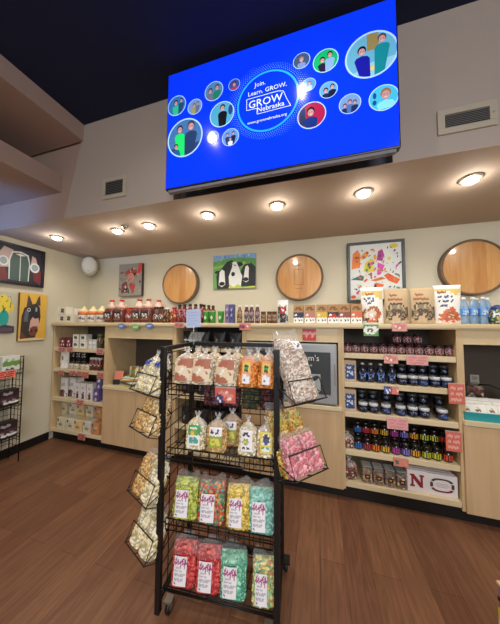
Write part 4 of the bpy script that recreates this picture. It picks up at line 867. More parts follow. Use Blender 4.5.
def two(key, name, fill, lab, x, lbl, w=.108, h=.165, v=.045, lb=(.18, .82, .2, .8), yaw=3):
    st = bag(key, name, w, .07, h, fill, 'neck', len(proto) + 3, lab, LM, lb); rput(st, ru_(x, 452, v), v, RS[1] - .033 * v / RD, 10, lbl, yaw, g2)
two('b2a', 'popcorn_bag', popw, GREEN_L, 195.5, 'bag of pale popcorn with a green and teal label, leftmost on the second shelf')
two('b2b', 'popcorn_bag', nut, GOLD_L, 216.5, 'golden nut bag with a green label, in front of its twin on the second shelf', .112)
two('b2b', 'popcorn_bag', nut, GOLD_L, 231, 'golden nut bag with a green label, behind its twin on the second shelf', .112, v=.155)
two('b2c', 'popcorn_bag', popw, WHITE_L, 247.3, 'bag of pale popcorn with a white label, left of the yellow label bag', .095)
two('b2d', 'popcorn_bag', white_mix, YELL_L, 266.5, 'bag of pale popcorn with a yellow label, rightmost on the second shelf', .1)
g3 = 'coloured candy corn bags on the third shelf'; g4 = 'coloured candy corn bags on the bottom shelf'
def brick(key, fill, x, y, v, z, lbl, grp, w=.133, h=.195, yaw=6, lab=(.12, .66, .1, .74)):
    st = bag(key, 'candy_popcorn_bag', w, .075, h, fill, 'brick', len(proto) + 3, SCRIPT, LM, lab); rput(st, ru_(x, y, v), v, z, 12, lbl, yaw, grp)
brick('k1', lime, 185.5, 520, .042, RS[2], 'bag of lime green popcorn with a white label, leftmost on the third shelf', g3)
brick('k2', multi, 211, 524, .042, RS[2], 'bag of red and green mixed popcorn with a white label on the third shelf', g3, .14)
brick('k3', yel, 238.5, 529, .042, RS[2], 'bag of yellow popcorn with a white label on the third shelf', g3, .125)
brick('k4', aqua, 261.5, 535, .042, RS[2], 'bag of pale aqua popcorn with a white label, rightmost on the third shelf', g3, .125)
brick('k5', red, 184, 590, .042, RS[3], 'bag of red popcorn with a white label, left one of two on the bottom shelf', g4)
brick('k5', red, 208.5, 597, .042, RS[3], 'bag of red popcorn with a white label, right one of two on the bottom shelf', g4)
brick('k6', mint, 233, 602, .042, RS[3], 'bag of mint green popcorn with a white label on the bottom shelf', g4)
brick('k7', pastel, 263.5, 601, .042, RS[3], 'bag of pastel mixed popcorn with a white label, rightmost on the bottom shelf', g4, .11)
# bags hung on the far side of the rack, seen through the back grid
def far(key, fill, u, z, lbl, grp): rput(bag(key, 'popcorn_bag', .12, .075, .2, fill, 'brick', len(proto) + 2), u, RD + .065, z, -6, lbl, 180, grp)
gb = 'bags hung on the far side of the wire rack'
for i, (u, f_, n) in enumerate(((.13, 'vio', 'plum'), (.27, 'vio', 'plum'), (.41, 'dgr', 'dark green'), (.54, 'vio', 'plum'))):
    far(f_, {'vio': vio, 'dgr': dgr}[f_], u, .98, 'bag of %s candy popcorn behind the rack grid, upper row, %s from left' % (n, ORD[i]), gb)
for i, u in enumerate((.42, .55)): far('b2far', nut, u, .62, 'bag of nuts behind the grid below the second shelf, %s one' % ('left', 'right')[i], gb)
for z in (.98, .62):
    m = MB()
    for k in range(10): u = .05 + .058 * k; m.tube([(u, RD, z - .006), (u, RD + .11, z - .006), (u, RD + .125, z + .06)], .0024, WIRE, 5)
    for v, zz in ((RD + .03, -.006), (RD + .11, -.006), (RD + .125, .06)): m.tube([(.05, v, z + zz), (.572, v, z + zz)], .003, WIRE, 5)
    m.build('rear_basket', rack)

# side pockets: wire baskets reclined beside the rack, each with its bags
def pocket(label, P0, ang, L, rec, grp, depth=.085, lip=.1):
    e1 = np.array([math.cos(R(ang)), math.sin(R(ang)), 0]); bk = np.array([-e1[1], e1[0], 0]); bk = bk if bk[1] > 0 else -bk
    s, c = math.sin(R(rec)), math.cos(R(rec)); e2 = s * bk + c * np.array([0, 0, 1]); e3 = c * bk - s * np.array([0, 0, 1])   # up the bag, into the pocket
    P0 = np.array(P0)
    t = thing('wire_pocket', label, 'wire basket', tuple(P0), group=grp)
    def q(a, b, d): return tuple(e1 * (L * a) + e2 * b + e3 * d)
    m = MB(); m.tube([q(0, 0, 0), q(1, 0, 0), q(1, lip, 0), q(0, lip, 0)], .0034, WIRE, 6, True); m.build('front_lip', t)
    m = MB()
    for a in (0, .5, 1): m.tube([q(a, 0, -.006 if a != .5 else 0), q(a, 0, depth), q(a, .14, depth)], .0028, WIRE, 6)
    m.tube([q(0, 0, depth), q(1, 0, depth)], .0036, WIRE, 6); pass
    for a in (0, 1): m.tube([q(a, lip * .1, 0), q(a, lip * .9, depth)], .0024, WIRE, 6)
    m.build('cradle', t)
    return t, (e1, e2, e3, P0, L, ang, rec)
def hook(t, fr, target, tz):
    e1, e2, e3, P0, L, ang, rec = fr; a = e2 * .13 + e3 * .085; b = np.array(target) - P0
    MB().tube([tuple(a), tuple((a + b) / 2 + np.array([0, 0, .01])), tuple(b)], .0036, WIRE, 6).build('hook_arm', t)
    a = e3 * .085; b = np.array(target) - P0 + np.array([0, 0, -.13]); MB().tube([tuple(a), tuple(b)], .0036, WIRE, 6).build('hook_arm', t)
def pbag(st, fr, a, label, grp, th=.035, lift=.006, flip=False):
    e1, e2, e3, P0, L, ang, rec = fr
    X = e1 if e1[0] > 0 else -e1
    M_ = Matrix(((X[0], e3[0], e2[0]), (X[1], e3[1], e2[1]), (X[2], e3[2], e2[2]))).to_euler()
    st.put(tuple(P0 + e1 * (L * a) + e3 * (th + .008) + e2 * lift), label, group=grp, rot=tuple(M_))
gl = 'wire pockets on the left of the rack'; gr_ = 'wire pockets on the right of the rack'; gp = 'peanut and popcorn bags in the left pockets'
BLUE_L = ['     b ', ' bb bbb', 'bbbbbb ', ' bb  b ', '       ']
wl = lambda: bag('wl', 'popcorn_bag', .1, .068, .21, popw, 'neck', 11, BLUE_L, {'b': mat('#2c4aa8', .4)}, (.2, .8, .62, .9))
pn = lambda: bag('pn', 'peanut_bag', .1, .068, .2, nut, 'brick', 12)
pn2 = lambda: bag('pn2', 'peanut_bag', .1, .068, .2, CARM, 'brick', 13)
wp = lambda: bag('wp', 'popcorn_bag', .1, .068, .2, popw, 'brick', 14)
post_l = rw(-.012, -.005, 0)
levels = [((-.85, 1.02, 1.171), 'uppermost', (wl, 'white popcorn', wl, 'white popcorn')), ((-.845, 1.02, .959), 'second highest', (pn, 'tan peanut', pn2, 'pale tan popcorn')), ((-.847, 1.02, .606), 'third highest', (pn, 'tan peanut', wp, 'white popcorn')), ((-.849, 1.02, .327), 'lowest', (wp, 'white popcorn', wp, 'white popcorn'))]
for P0, n, (f1, n1, f2, n2) in levels:
    t, fr = pocket('black wire pocket left of the rack, %s of four' % n, P0, 158, .21, 26, gl)
    hook(t, fr, (post_l[0], post_l[1], P0[2] + .15), 0)
    pbag(f1(), fr, .75, 'bag of %s in the %s left pocket, outer one' % (n1, n), gp)
    pbag(f2(), fr, .25, 'bag of %s in the %s left pocket, inner one beside the post' % (n2, n), gp)
pf = Stock(food_bag('puffed_grain_bag', .165, .075, .325, puff, 'brick', 21, ['wwwwww', 'wkwwkw', 'wwkkww', 'wwwwww'], LM, (.52, .88, .76, .92), amp=.0035, grain=.0075))
post_r = rw(RW + .012, -.005, 0)
t, fr = pocket('black wire pocket right of the rack holding the big puffed grain bag', (-.10, 1.05, 1.193), 47, .2, 27, gr_); hook(t, fr, (post_r[0], post_r[1], 1.33), 0)
pbag(pf, fr, .5, 'large clear bag of pale puffed grain in the upper right pocket', None, .036)
t, fr = pocket('black wire pocket right of the rack holding the pink popcorn bags', (-.098, 1.05, .859), 47, .2, 27, gr_, depth=.14); hook(t, fr, (post_r[0], post_r[1], 1.0), 0)
pkb = lambda: bag('pkb', 'pink_popcorn_bag', .1, .055, .165, pink, 'brick', 23)
pyb = lambda: bag('pyb', 'yellow_popcorn_bag', .095, .05, .30, K(['#d8b848', '#d88a3c', '#e0cc70', '#a8b44c'], 56), 'brick', 24)
gk = 'bags in the lower right pocket'
pbag(pkb(), fr, .25, 'bag of pink popcorn in the lower right pocket, nearer the rack', gk, .03); pbag(pkb(), fr, .76, 'bag of pink popcorn in the lower right pocket, farther from the rack', gk, .03)
pbag(pyb(), fr, .25, 'bag of yellow popcorn behind the nearer pink bag', gk, .088); pbag(pyb(), fr, .76, 'bag of yellow popcorn behind the farther pink bag', gk, .088)

# sign card on a stem and the clear tray clipped to the rack top
bl = rw(.0, RD, RT)
t = thing('sign_holder', 'pale blue sign card on a stem clipped to the rack top', 'sign', bl, RA)
MB().box((-.018, -.016, -.02), (.018, .016, .012), GLASSY).build('clip', t)
MB().tube([(0, 0, .01), (.004, 0, .06), (.006, 0, .10)], .003, STEEL, 8).build('stem', t)
c_ = MB().box((-.055, -.002, -.065), (.055, .002, .065), mat('#b9c6e8', .4), .001).build('card', t, (.005, -.004, .165), (R(-6), R(-5), 0))
m = MB()
for i, wd in enumerate((.07, .08, .06, .075, .05)): m.box((-.04, -.0026, .04 - i * .02), (-.04 + wd, -.0021, .043 - i * .02), mat('#93a3cf', .5))
m.build('print', c_)
t = thing('clear_tray', 'clear plastic sign tray lying on the top corner of the rack', 'tray', tuple(np.array(bl) + np.array([-.03, .03, .004])), R(-12))
m = MB(); m.box((-.06, -.02, 0), (.06, .03, .003), GLASSY); m.add([(-.06, .03, 0), (.06, .03, 0), (.085, .05, .06), (-.05, .05, .06)], [(0, 1, 2, 3)], GLASSY); m.build('tray_body', t)
MB().box((-.05, -.022, .003), (.05, -.019, .012), GLASSY).build('front_lip', t)
# ------------------------------------------------------------------ price cards and tags on the shelf edges
FE = FY - .004
def pc(label, x0, x1, y0, y1, col, Y=FE, bars='#8a3434', tilt=0, name='price_card', cat='price card', art=None, mm=None, grp='price cards on the shelf edges'):
    a = at(x0, (y0 + y1) / 2, Y); b = at(x1, (y0 + y1) / 2, Y); c = at((x0 + x1) / 2, y0, Y); d = at((x0 + x1) / 2, y1, Y)
    return card(name, label, cat, float(b[0] - a[0]), float(c[2] - d[2]), col, (float((a[0] + b[0]) / 2), Y, float((c[2] + d[2]) / 2)), 0, tilt, bars, art, mm, grp)
WE = 2.226
RED = {'r': mat('#c23c34', .5), 'w': Wm, 'b': mat('#3a5596', .5), 's': mat('#d8826e', .5), 'g': mat('#5a9a4c', .5), 'k': mat('#5a6a58', .5), 'i': mat('#d99a94', .5)}
def oval(label, x, y, col, grp='oval tags on the worktop edge'):
    p = at(x, y, WE); t = thing('price_tag', label, 'price tag', (float(p[0]), WE, float(p[2])), group=grp)
    mb = MB(); mb.prism(ellipse(0, 0, .058, .032, 24), -.003, 0, mat(col, .5)); mb.build('tag_body', t)
    m = MB()
    for i in range(2): m.box((-.035, -.0036, .006 - .016 * i), (.03 - .012 * i, -.0031, .012 - .016 * i), Wm)
    m.build('print', t)
oval('blue oval tag on the worktop edge below the jugs left of the green tag', 121.5, 326, '#5b74b0'); oval('green oval tag on the worktop edge below the jugs', 135.5, 327, '#6fae62'); oval('blue oval tag on the worktop edge below the jugs right of the green tag', 149.5, 326, '#5b74b0')
pc('pink tag on the worktop edge below the blue sign card', 174.5, 184, 323, 328, '#d6948e', WE)
pc('red and white card on the worktop edge below the berry syrup bottles', 239.5, 250.5, 323.4, 330, '#d97a70', WE, art=['ssssss', 'brbsws', 'rbrsss', 'ssssss'], mm=RED)
pc('red card hanging below the kraft boxes above the fridge', 302.5, 316, 329, 340.5, '#c45048', FY - .002, art=['rrrrrr', 'iiiiii', 'rirrir', 'rrrrrr'], mm=RED)
pc('green card hanging from the worktop below the white and brown pouch', 363.5, 378.5, 324.5, 336, '#86b86c', WE, art=['gggggggg', 'gwwwwwwg', 'wwkkkwww', 'wwkwkwwg', 'gwwwwwgg', 'gggggggg'], mm=RED)
pc('orange and white card on the worktop edge below the kraft pouch', 392, 407, 323, 331.3, '#e08a6c', WE, art=['isssiii', 'iwssssi', 'isswssi', 'iiiiiii'], mm=RED)
pc('orange and white card on the top shelf edge, left of the large pink card', 384, 398, 354.8, 363.5, '#e07c62', art=['isssiii', 'iwssssi', 'isswssi', 'iiiiiii'], mm=RED)
pc('large plain pink card on the top shelf edge', 406.5, 428, 355.6, 365, '#e2a09c', bars='#cf8782')
pc('blue and salmon card on the shelf edge below the blue bottles', 384, 398.5, 386.6, 394, '#d8705c', art=['bbbbrssss', 'bwbwrsssw', 'bbwbrssss'], mm=RED)
pc('large plain pink card on the middle shelf edge below the cream jars', 387, 408, 418, 429.5, '#e2a0a0', bars='#d48e8e')
pc('large salmon card on the right divider beside the teal tray', 448.5, 464.5, 384, 404, '#cf6a58', FY - .012, bars='#e2a496')
pc('large salmon card on the right divider beside the coloured jars', 445.8, 461.5, 432, 451.5, '#cf6a5a', FY - .012, bars='#e2a496')
pc('salmon card with a dark picture on the edge above the cookie packs', 393.5, 408.5, 458.5, 466.5, '#d88478', art=['ssssssss', 'skkssiss', 'skksssis', 'ssssssss'], mm=RED)
for x0, x1, y0, y1, n in ((58.5, 65.5, 347.6, 352, 'leftmost on the upper shelf edge'), (67, 73, 347.6, 352, 'second on the upper shelf edge'), (96.5, 103.5, 348.6, 354.6, 'rightmost on the upper shelf edge')): pc('small pink tag on the corner shelf unit, %s' % n, x0, x1, y0, y1, '#cf8f84', grp='pink tags on the corner shelf unit')
for x0, x1, y0, y1, n in ((58.5, 64, 370.6, 375, 'leftmost on the second shelf edge'), (69.5, 75.5, 371, 375.5, 'second on the second shelf edge'), (77, 81.5, 371.4, 376, 'third on the second shelf edge'), (82, 88.5, 372, 378, 'fourth and lowest on the second shelf edge'), (97, 104, 372.6, 378.6, 'rightmost on the second shelf edge')): pc('small salmon tag on the corner shelf unit, %s' % n, x0, x1, y0, y1, '#cc8474', grp='pink tags on the corner shelf unit')
pc('pink tag on the third shelf edge of the corner unit', 76.5, 83.5, 400, 406, '#cf8f84', grp='pink tags on the corner shelf unit'); pc('pink tag on the bottom shelf edge of the corner unit', 78, 85, 434, 440, '#c97a70', grp='pink tags on the corner shelf unit')

# ------------------------------------------------------------------ lowest right shelf: candy bags, cookie packs, boxed cards
choc = K(['#6b4230', '#8a5a40', '#c8b49c', '#54322a', '#a04440', '#d8ccc0'])
t = food_bag('candy_bag', .13, .1, .15, choc, 'neck', 31); t.location = (sx(349, 475, FY + .08), FY + .08, SZ[4]); t['label'] = 'clear bag of mixed brown candy at the left of the bottom shelf'
t = food_bag('candy_bag', .1, .08, .11, choc, 'neck', 32); t.location = (sx(347.6, 446, FY + .07), FY + .07, SZ[3]); t['label'] = 'clear bag of brown candy left of the coloured jars'
ck = thing('cookie_pack', '', 'cookies'); MB().box((-.038, -.05, 0), (.038, .05, .1), kernel(['#7c5230', '#9c7040', '#4a2a1a', '#d8b878', '#5f3a22'], 34), .02).build('cookies', ck)
MB().box((-.04, -.053, 0), (.04, .053, .135), FILM, .01).build('clear_tub', ck); MB().box((-.036, -.045, .135), (.036, .045, .142), GLASSY, .004).build('lid', ck)
art_patch(['nnnn', 'nyyn', 'nnnn'], {'n': mat('#3a1f16', .5), 'y': mat('#c8963a', .5)}, flat(.04, .035, -.0545, .045)).build('label', ck)
st = Stock(ck)
for i, x in enumerate((366.5, 377.6, 389, 400.3)): st.put((sx(x, 480, FY + .07), FY + .07, SZ[4]), 'clear tub of brown cookies on the bottom shelf, %s from the candy bag' % ORD[i], group='tubs of cookies')
wh = mat('#e3dcda', .5); mar = mat('#8f2430', .5)
def nbox(): 
    t = thing('boxed_plaque', '', 'box'); MB().box((-.075, -.012, 0), (.075, .012, .17), wh, .003).build('box_body', t)
    m = MB(); s = .05
    P = [(-1, -1), (-.35, -1), (-.35, -.7), (-.52, -.7), (-.52, .25), (.42, -1), (.82, -1), (.82, .7), (1, .7), (1, 1), (.35, 1), (.35, .7), (.5, .7), (.5, -.2), (-.42, 1), (-1, 1), (-1, .7), (-.82, .7), (-.82, -.7), (-1, -.7)]
    m.prism([(a * s, .09 + b * s) for a, b in P], -.0135, -.0122, mar); m.build('letter_emblem', t)
    m = MB(); m.box((-.074, -.0128, .004), (-.07, -.0122, .166), mar); m.build('edge_stripe', t); return t
st = Stock(nbox())
for k in range(3): st.put((sx(417, 490, FY + .04) + .004 * k, FY + .045 + .03 * k, SZ[4] + .0), 'white box with dark red letter N on the bottom shelf, %s' % ('front one', 'middle one', 'rear one')[k], group='white boxes with a red letter')
def obox():
    t = thing('gift_box', '', 'box'); MB().box((-.105, -.012, 0), (.105, .012, .165), wh, .003).build('box_body', t); m = MB()
    for a0, a1, c in ((25, 155, '#463c3a'), (-155, -25, '#7d2a30'), (165, 195, '#463c3a'), (-15, 15, '#463c3a')):
        n = 10; vs = []
        for k in range(n + 1):
            a = R(a0 + (a1 - a0) * k / n)
            for q in (.82, 1.08): vs.append((.076 * q * math.copysign(abs(math.cos(a)) ** .7, math.cos(a)), -.0128, .083 + .05 * q * math.copysign(abs(math.sin(a)) ** .7, math.sin(a))))
        m.add(vs, [(2 * k, 2 * k + 1, 2 * k + 3, 2 * k + 2) for k in range(n)], mat(c, .5))
    m.build('oval_emblem', t)
    for z, wd in ((.095, .08), (.083, .1), (.071, .07)): MB().box((-wd / 2, -.0128, z - .002), (wd / 2, -.0122, z + .002), mat('#a8a0a0', .5)).build('print', t)
    return t
st = Stock(obox())
for k in range(4): st.put((sx(442, 494, FY + .04) - .004 * k, FY + .045 + .03 * k, SZ[4] + .0), 'white box with dark oval wreath on the bottom shelf, %s' % ('front one', 'second', 'third', 'rear one')[k], group='white boxes with an oval emblem')

# ------------------------------------------------------------------ niche at the right: teal tray, bags, bundle, cable
LZ = .805
t = thing('tray', 'teal plastic tray of wrapped bars in the right cabinet niche', 'tray', (1.27, 2.34, LZ)); tl = mat('#2a9aa0', .35)
m = MB(); m.box((-.17, -.1, 0), (.17, .1, .006), tl)
for a, b in (((-.17, -.1, .006), (.17, -.095, .06)), ((-.17, .095, .006), (.17, .1, .06)), ((-.17, -.095, .006), (-.165, .095, .06)), ((.165, -.095, .006), (.17, .095, .06))): m.box(a, b, tl)
m.build('tray_body', t); m = MB(); m.tube([(-.172, -.102, .06), (.172, -.102, .06), (.172, .102, .06), (-.172, .102, .06)], .005, tl, 6, True); m.build('rim', t)
pkt = carton('packet', .1, .022, .085, mat('#e6dcc8', .5), ['wwwww', 'wwtww', 'wnnww', 'wwwww'], B2, name='wrapped_bar', bev=.006)
st = Stock(pkt); g = random.Random(2)
for j in range(3):
    for i in range(4):
        st.put((1.27 - .125 + .08 * i, 2.29 + .05 * j, LZ + .03 + .012 * j), 'cream wrapped bar in the teal tray, %s row, %s from the left' % (('front', 'middle', 'rear')[j], ORD[i]), group='wrapped bars in the teal tray', rot=(R(-28), R(g.uniform(-8, 8)), R(g.uniform(-9, 9))))
t = thing('gift_bundle', 'dark red and cream wrapped bundle at the back of the right niche', 'package', (1.22, 2.55, LZ)); MB().box((-.15, -.08, 0), (.15, .08, .12), KRAFT, .006).build('box_body', t)
MB().box((-.14, -.07, .12), (.14, .07, .22), kernel(['#4a2a28', '#c8b8a0', '#6b2a2a', '#2a2020', '#8a7460'], 22), .02).build('wrapping', t); MB().box((-.012, -.083, .0), (.012, .0, .225), mat('#2a1a1a', .5)).build('ribbon', t)
cu = MB(); cu.tube([(1.36, 2.6, 1.01), (1.44, 2.56, 1.02), (1.52, 2.5, .98), (1.6, 2.46, .9), (1.7, 2.45, .81)], .006, BLACK, 8); tag(cu.build('power_cable'), 'black power cable in the right cabinet niche', 'cable')
t = pouch('bag', .14, .07, .2, mat('#c8d0dc', .4), ['wwwwww', 'wbbuuw', 'wuuuuw', 'wwwwww', 'wbbbww', 'wwwwww'], B2, name='snack_bag'); t.location = (1.525, 2.36, LZ); t['label'] = 'white and blue snack bag right of the teal tray'
MB().box((-.035, -.006, -.055), (.035, 0, .055), mat('#b8b4a8', .5), .003)
ol = thing('wall_outlet', 'grey wall outlet at the back of the right niche', 'outlet', (1.42, 2.725, 1.02)); MB().box((-.035, -.006, -.055), (.035, 0, .055), mat('#a8a49a', .5), .003).build('cover_plate', ol); MB().box((-.018, -.009, .008), (.018, -.006, .04), mat('#8a867c', .5)).build('socket', ol); MB().box((-.018, -.009, -.04), (.018, -.006, -.008), mat('#8a867c', .5)).build('socket', ol)

# ------------------------------------------------------------------ niche at the left: magazines, salmon card stand
LZ = .785
g = random.Random(7); mc = ['#d8c46a', '#b8b49c', '#8a8a74', '#5f6a5a', '#cfc8b4', '#7a6a4a', '#c8a24a', '#a8a890']
for k in range(8):
    t = thing('magazine', 'thin magazine in the untidy pile in the left niche, %s from the bottom' % ORD[k], 'magazine', (-2.17 + g.uniform(-.02, .02), 2.36 + g.uniform(-.02, .02), LZ + .0125 * k), R(g.uniform(-18, 18)), 'magazines in the left niche')
    MB().box((-.13, -.1, 0), (.13, .1, .012), mat(mc[k], .5), .002).build('pages', t); art_patch(['wwwwww', 'wddddw', 'wnnnyw', 'weeeyw', 'wwwwww'], B2, lambda a, b: (-.12 + .24 * a, -.09 + .18 * b, .0126)).build('cover', t)
for k, (x, z, c) in enumerate(((-2.2, .1, '#8f8a70'), (-2.05, .1, '#6a6a58'), (-1.94, .0, '#7c8a6a'))):
    t = pouch('bag', .15, .07, .13, mat(c, .5), ['tnnt', 'teet', 'tnnt'], B2, name='snack_bag'); t.location = (x, 2.38 + .03 * (k == 2), LZ + z + .004); t['label'] = ['olive snack bag lying on the left end of the magazine pile', 'dark olive snack bag on the right end of the magazine pile', 'green snack bag standing right of the magazine pile'][k]
t = thing('card_stand', 'salmon card in a dark stand beside the magazine pile', 'sign', (-2.4, 2.33, LZ), R(12)); MB().box((-.06, -.02, 0), (.06, .03, .06), mat('#23262e', .4), .004).build('stand_base', t)
MB().box((-.055, -.002, 0), (.055, .002, .11), mat('#d8826a', .5)).build('card', t, (0, 0, .055), (R(-14), 0, 0))
ol = thing('wall_outlet', 'grey wall outlet at the back of the left niche', 'outlet', (-1.93, 2.725, 1.07)); MB().box((-.04, -.006, -.06), (.04, 0, .06), mat('#b4a8a4', .5), .003).build('cover_plate', ol); MB().box((-.018, -.009, .008), (.018, -.006, .04), mat('#6a605e', .5)).build('socket', ol); MB().box((-.018, -.009, -.04), (.018, -.006, -.008), mat('#6a605e', .5)).build('socket', ol)

# ------------------------------------------------------------------ corner shelf unit goods
AS = [1.215, .94, .56, .16]; YA = FY + .07
st = Stock(carton('box', .1, .09, .13, mat('#5a1c22', .5), ['vvvvvv', 'vrwwrv', 'vvrrvv', 'vwrvwv', 'vvvvvv'], B2))
for i, x in enumerate((66, 72)):
    st.put((sx(x, 342, YA), YA, AS[0]), 'dark red box on the upper corner shelf, %s one' % ('left', 'right')[i], group='dark red boxes in the corner unit')
st = Stock(carton('box', .1, .09, .09, mat('#dedac8', .5), ['wwwwww', 'wddddw', 'wggegw', 'wwwwww'], B2))
for i, (x, z) in enumerate(((78.8, 0), (86, 0), (78.8, .092), (86, .092))): st.put((sx(x, 342, YA), YA, AS[0] + z), 'white box on the upper corner shelf, %s of four' % ('lower left', 'lower right', 'upper left', 'upper right')[i], group='white boxes in the corner unit')
st = Stock(jar('jar', .034, .12, mat('#dcdcd8', .3), mat('#e8e8e4', .4), ['wwww', 'wddw', 'wwww'], B2, lidr=.8))
for i, x in enumerate((91.5, 95.6)): st.put((sx(x, 342, YA), YA, AS[0]), 'white lidded tub on the upper corner shelf, %s one' % ('left', 'right')[i], group='white tubs in the corner unit')
st = Stock(jar('jar', .034, .19, mat('#4a4a2c', .25, coat=.3), mat('#6a6a3c', .4), ['tttt', 'tddt', 'nnnn'], B2))
for i, x in enumerate((100, 103)): st.put((sx(x, 342, YA), YA + .05 * i, AS[0]), 'tall olive jar at the right of the upper corner shelf, %s one' % ('left', 'right')[i], group='tall olive jars in the corner unit')
t = pouch('bag', .16, .09, .24, mat('#e2ddd2', .5), ['wwwww', 'wwnww', 'wwwww', 'wnwww'], B2, name='snack_bag'); t.location = (sx(65, 362, YA), YA, AS[1]); t['label'] = 'tall white bag with an orange spot at the left of the second corner shelf'
st = Stock(jar('jar', .036, .09, mat('#c8b89a', .3), mat('#2c2824', .4), ['wwww', 'wddw', 'wwww'], B2)); stb = Stock(jar('jar', .038, .11, mat('#2a241e', .2, coat=.4), mat('#1c1a18', .4), ['kwwk', 'kddk', 'kwwk'], B2)); stc = Stock(jar('jar', .034, .16, mat('#5a2a20', .2, coat=.3), mat('#c8c4b8', .4), ['rrrr', 'rwwr', 'nnnn'], B2))
for i, x in enumerate((72.2, 77, 83.3, 88)): st.put((sx(x, 368, YA - .02), YA - .02, AS[1]), 'small pale jar on the second corner shelf, %s from the tall white bag' % ORD[i], group='small pale jars in the corner unit')
for i, x in enumerate((74, 79.5, 85)):
    stb.put((sx(x, 360, YA + .1), YA + .1, AS[1]), 'dark jar in the rear row of the second corner shelf, %s from the left' % ORD[i], group='dark jars in the corner unit'); stb.put((sx(x, 360, YA + .1), YA + .1, AS[1] + .111), 'dark jar stacked on the rear row of the second corner shelf, %s from the left' % ORD[i], group='dark jars in the corner unit')
for i, x in enumerate((92.3, 96.3, 100)): stc.put((sx(x, 368, YA), YA, AS[1]), 'tall brown-red jar at the right of the second corner shelf, %s of three' % ORD[i], group='tall brown-red jars in the corner unit')
PMX = {'w': mat('#ddd8d4', .5), 'd': mat('#3a2c30', .5), 'v': mat('#5b4a86', .5), 'n': mat('#7a4a3c', .5), 'r': mat('#9c3c3c', .5), 'g': mat('#b8b0ac', .5), 'y': mat('#d8c88c', .5), 'e': mat('#7c8a5a', .5), 'b': mat('#4a4f80', .5), 'o': mat('#cf8a5a', .5)}
st = Stock(pouch('bag', .14, .08, .25, mat('#d4cec8', .45), ['wwwww', 'wgggw', 'wwwww', 'wddnw', 'dndnd'], PMX, name='white_bag'))
for i, x in enumerate((64.5, 70, 75.5)): st.put((sx(x, 390, YA), YA + .03 * i, AS[2]), 'white snack bag with dark print on the third corner shelf, %s from the left' % ORD[i], group='white bags in the corner unit')
st = Stock(carton('box', .09, .1, .21, mat('#d9d2cc', .5), ['wwww', 'wggw', 'wwww', 'wgrw', 'wddw', 'wrdw'], PMX))
for i, x in enumerate((81, 86.5, 93)): st.put((sx(x, 392, YA), YA, AS[2]), 'tall white box with a dark picture on the third corner shelf, %s of three' % ORD[i], group='tall white boxes in the corner unit')
st = Stock(carton('box', .08, .1, .16, mat('#6a5a94', .5), ['vvvv', 'vwwv', 'vvvv', 'vwgv'], PMX)); 
for i, (z, n) in enumerate(((0, 'lower'), (.162, 'upper'))): st.put((sx(99.5 + 2.5 * i, 392, YA), YA, AS[2] + z), 'purple box at the right of the third corner shelf, %s one' % n, group='purple boxes in the corner unit')
cc = ['#d8d0b0', '#dcd4c0', '#e0c48c', '#5f5a8a', '#c88a5a']; nn = ['cream', 'ivory', 'pale yellow', 'violet-striped', 'orange-brown']
for i, x in enumerate((65, 74.5, 82, 91, 99.5)):
    st = Stock(carton('box', .125, .12, .14, mat(cc[i] if i != 3 else '#d4cebc', .5), ['dwwww' if i < 3 else 'vwwww', 'wwgyw', 'weeow', 'wwwww'], {**PMX, 'w': mat(cc[i] if i != 3 else '#d4cebc', .5), 'v': PMX['v']}))
    st.put((sx(x, 426, YA), YA, AS[3]), '%s tea box in the front row of the bottom corner shelf' % nn[i], group='tea boxes in the corner unit')
    st.put((sx(x + 2.5, 414, YA + .13), YA + .13, AS[3]), '%s tea box in the rear row of the bottom corner shelf, lower one' % nn[i], group='tea boxes in the corner unit')
    st.put((sx(x + 2.5, 414, YA + .13), YA + .13, AS[3] + .142), '%s tea box in the rear row of the bottom corner shelf, stacked on top' % nn[i], group='tea boxes in the corner unit')

# dark goods on the unit behind the rack
st = Stock(pouch('bag', .15, .09, .17, mat('#1c191b', .35, coat=.4), ['kkkkk', 'kgkdk', 'kkkkk'], B2, name='dark_bag'))
for zi, z in enumerate((1.29, 1.03, .768, .438)):
    for i in range(4): st.put((-1.42 + .19 * i, FY + .09, z), 'black snack bag on the shelf unit behind the rack, %s shelf, %s from the left' % (('top', 'second', 'third', 'fourth')[zi], ORD[i]), group='black bags behind the rack')

# ------------------------------------------------------------------ small wire rack by the left wall
RX, RY0, RY1 = -3.30, 1.22, 1.82
t = thing('wire_shelf_rack', 'small black wire rack with packaged snacks against the left wall', 'display rack', (RX, RY0, 0)); D = RY1 - RY0
m = MB()
for z in np.linspace(.1, 1.16, 17): m.tube([(-.11, 0, z), (-.11, D, z)], .0028, WIRE, 5)
for y in np.linspace(0, D, 10): m.tube([(-.11, y, .03), (-.11, y, 1.17)], .0032, WIRE, 5)
m.build('back_grid', t)
m = MB()
for z in np.linspace(.1, 1.16, 17): m.tube([(-.11, D, z), (.06, D, z)], .0028, WIRE, 5)
for x in (-.05, .01): m.tube([(x, D, .08), (x, D, 1.17)], .003, WIRE, 5)
m.build('side_grid', t)
for x, y in ((.06, D), (-.11, D), (.06, 0), (-.11, 0)): MB().tube([(x, y, .0), (x, y, 1.17)], .006, WIRE, 8).build('post', t)
LS = [.98, .62, .27]
for z in LS:
    m = MB()
    for x in (-.11, -.02, .06): m.tube([(x, 0, z), (x, D, z)], .004, WIRE, 6)
    for y in np.linspace(0, D, 13): m.tube([(-.11, y, z), (.06, y, z), (.06, y, z + .04)], .0026, WIRE, 5)
    m.tube([(.06, 0, z + .04), (.06, D, z + .04)], .0034, WIRE, 6); m.build('wire_shelf', t)
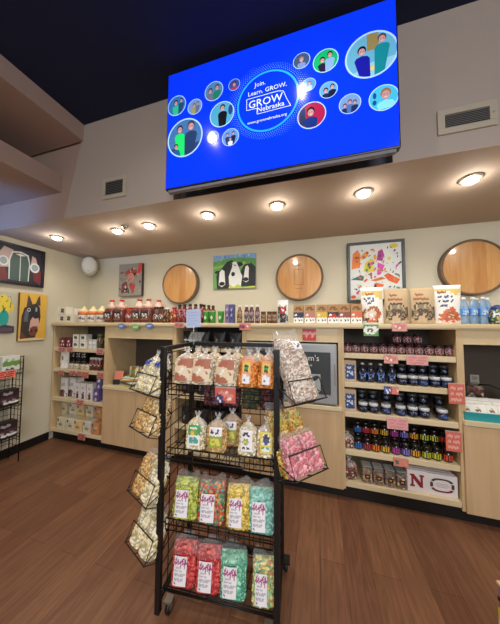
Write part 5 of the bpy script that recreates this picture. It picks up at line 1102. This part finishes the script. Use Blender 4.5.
PK = {'w': mat('#e0e2da', .5), 'e': mat('#6f9a4a', .5), 'd': mat('#4a4a48', .5), 'l': mat('#a8c48a', .5), 'k': mat('#2b1f24', .5), 'm': mat('#4d3038', .5), 'g': mat('#9a9498', .5)}
gpk = Stock(carton('packet', .16, .1, .19, PK['w'], ['wwwwww', 'wlwlww', 'eeeeee', 'eeeeee', 'wwwwww', 'wdddww', 'wwwwww'], PK, name='snack_packet', lw=.98, lh=.98)); dpk = Stock(carton('packet', .165, .11, .18, PK['k'], ['kkkkkk', 'kgggkk', 'kkkkkk', 'mmmmmm', 'mgmmgm', 'kwwwww', 'kkkkkk'], PK, name='snack_packet', lw=.98, lh=.98))
for i in range(3):
    y = RY1 - .09 - .19 * i; n = ('nearest the cabinets', 'middle one', 'farthest from the cabinets')[i]; jy = R((4, -5, 2)[i])
    gpk.put((RX - .03, y, LS[0] + .006), 'white and green packet atop the left wire rack, %s' % n, R(90) + jy, 'white and green packets')
    dpk.put((RX - .03, y, LS[1] + .006), 'dark packet on the middle level of the left wire rack, %s' % n, R(90), 'dark packets on the left wire rack')
    dpk.put((RX - .03, y, LS[2] + .006), 'dark packet on the lowest level of the left wire rack, %s' % n, R(90) - jy, 'dark packets on the left wire rack')
for i, y in enumerate((RY1 - .15, RY1 - .42)):
    card('price_card', 'salmon price card on the left wire rack below the white and green packets, %s one' % ('right', 'left')[i], 'price card', .15, .075, '#e0705c', (RX + .075, y, LS[0] + .01), R(90), -12, group='cards on the left wire rack')
card('price_card', 'salmon price card on the middle level of the left wire rack', 'price card', .1, .07, '#d8705c', (RX + .075, RY1 - .48, LS[1] + .01), R(90), -12, group='cards on the left wire rack')

# ------------------------------------------------------------------ boxed product on a low stand at the right front
bx = thing('display_carton', 'tan-topped carton with black, yellow and white bands at the lower right edge', 'box', (.625, 1.13, 0), R(12))
MB().box((.004, -.30, 0), (.32, -.004, .59), mat('#8a7a6c', .6), .003).build('carton_body', bx)
MB().box((0, -.304, .588), (.324, 0, .6), mat('#c9a47c', .6), .004).build('lid', bx)
m = MB()
for z0, z1, c in ((.535, .549, '#17151a'), (.467, .51, '#d8c23c'), (.05, .467, '#dcdcd8')):
    k = mat(c, .5); m.box((.0025, -.3, z0), (.004, -.004, z1), k); m.box((.004, -.3015, z0), (.32, -.3, z1), k)
m.build('printed_bands', bx)
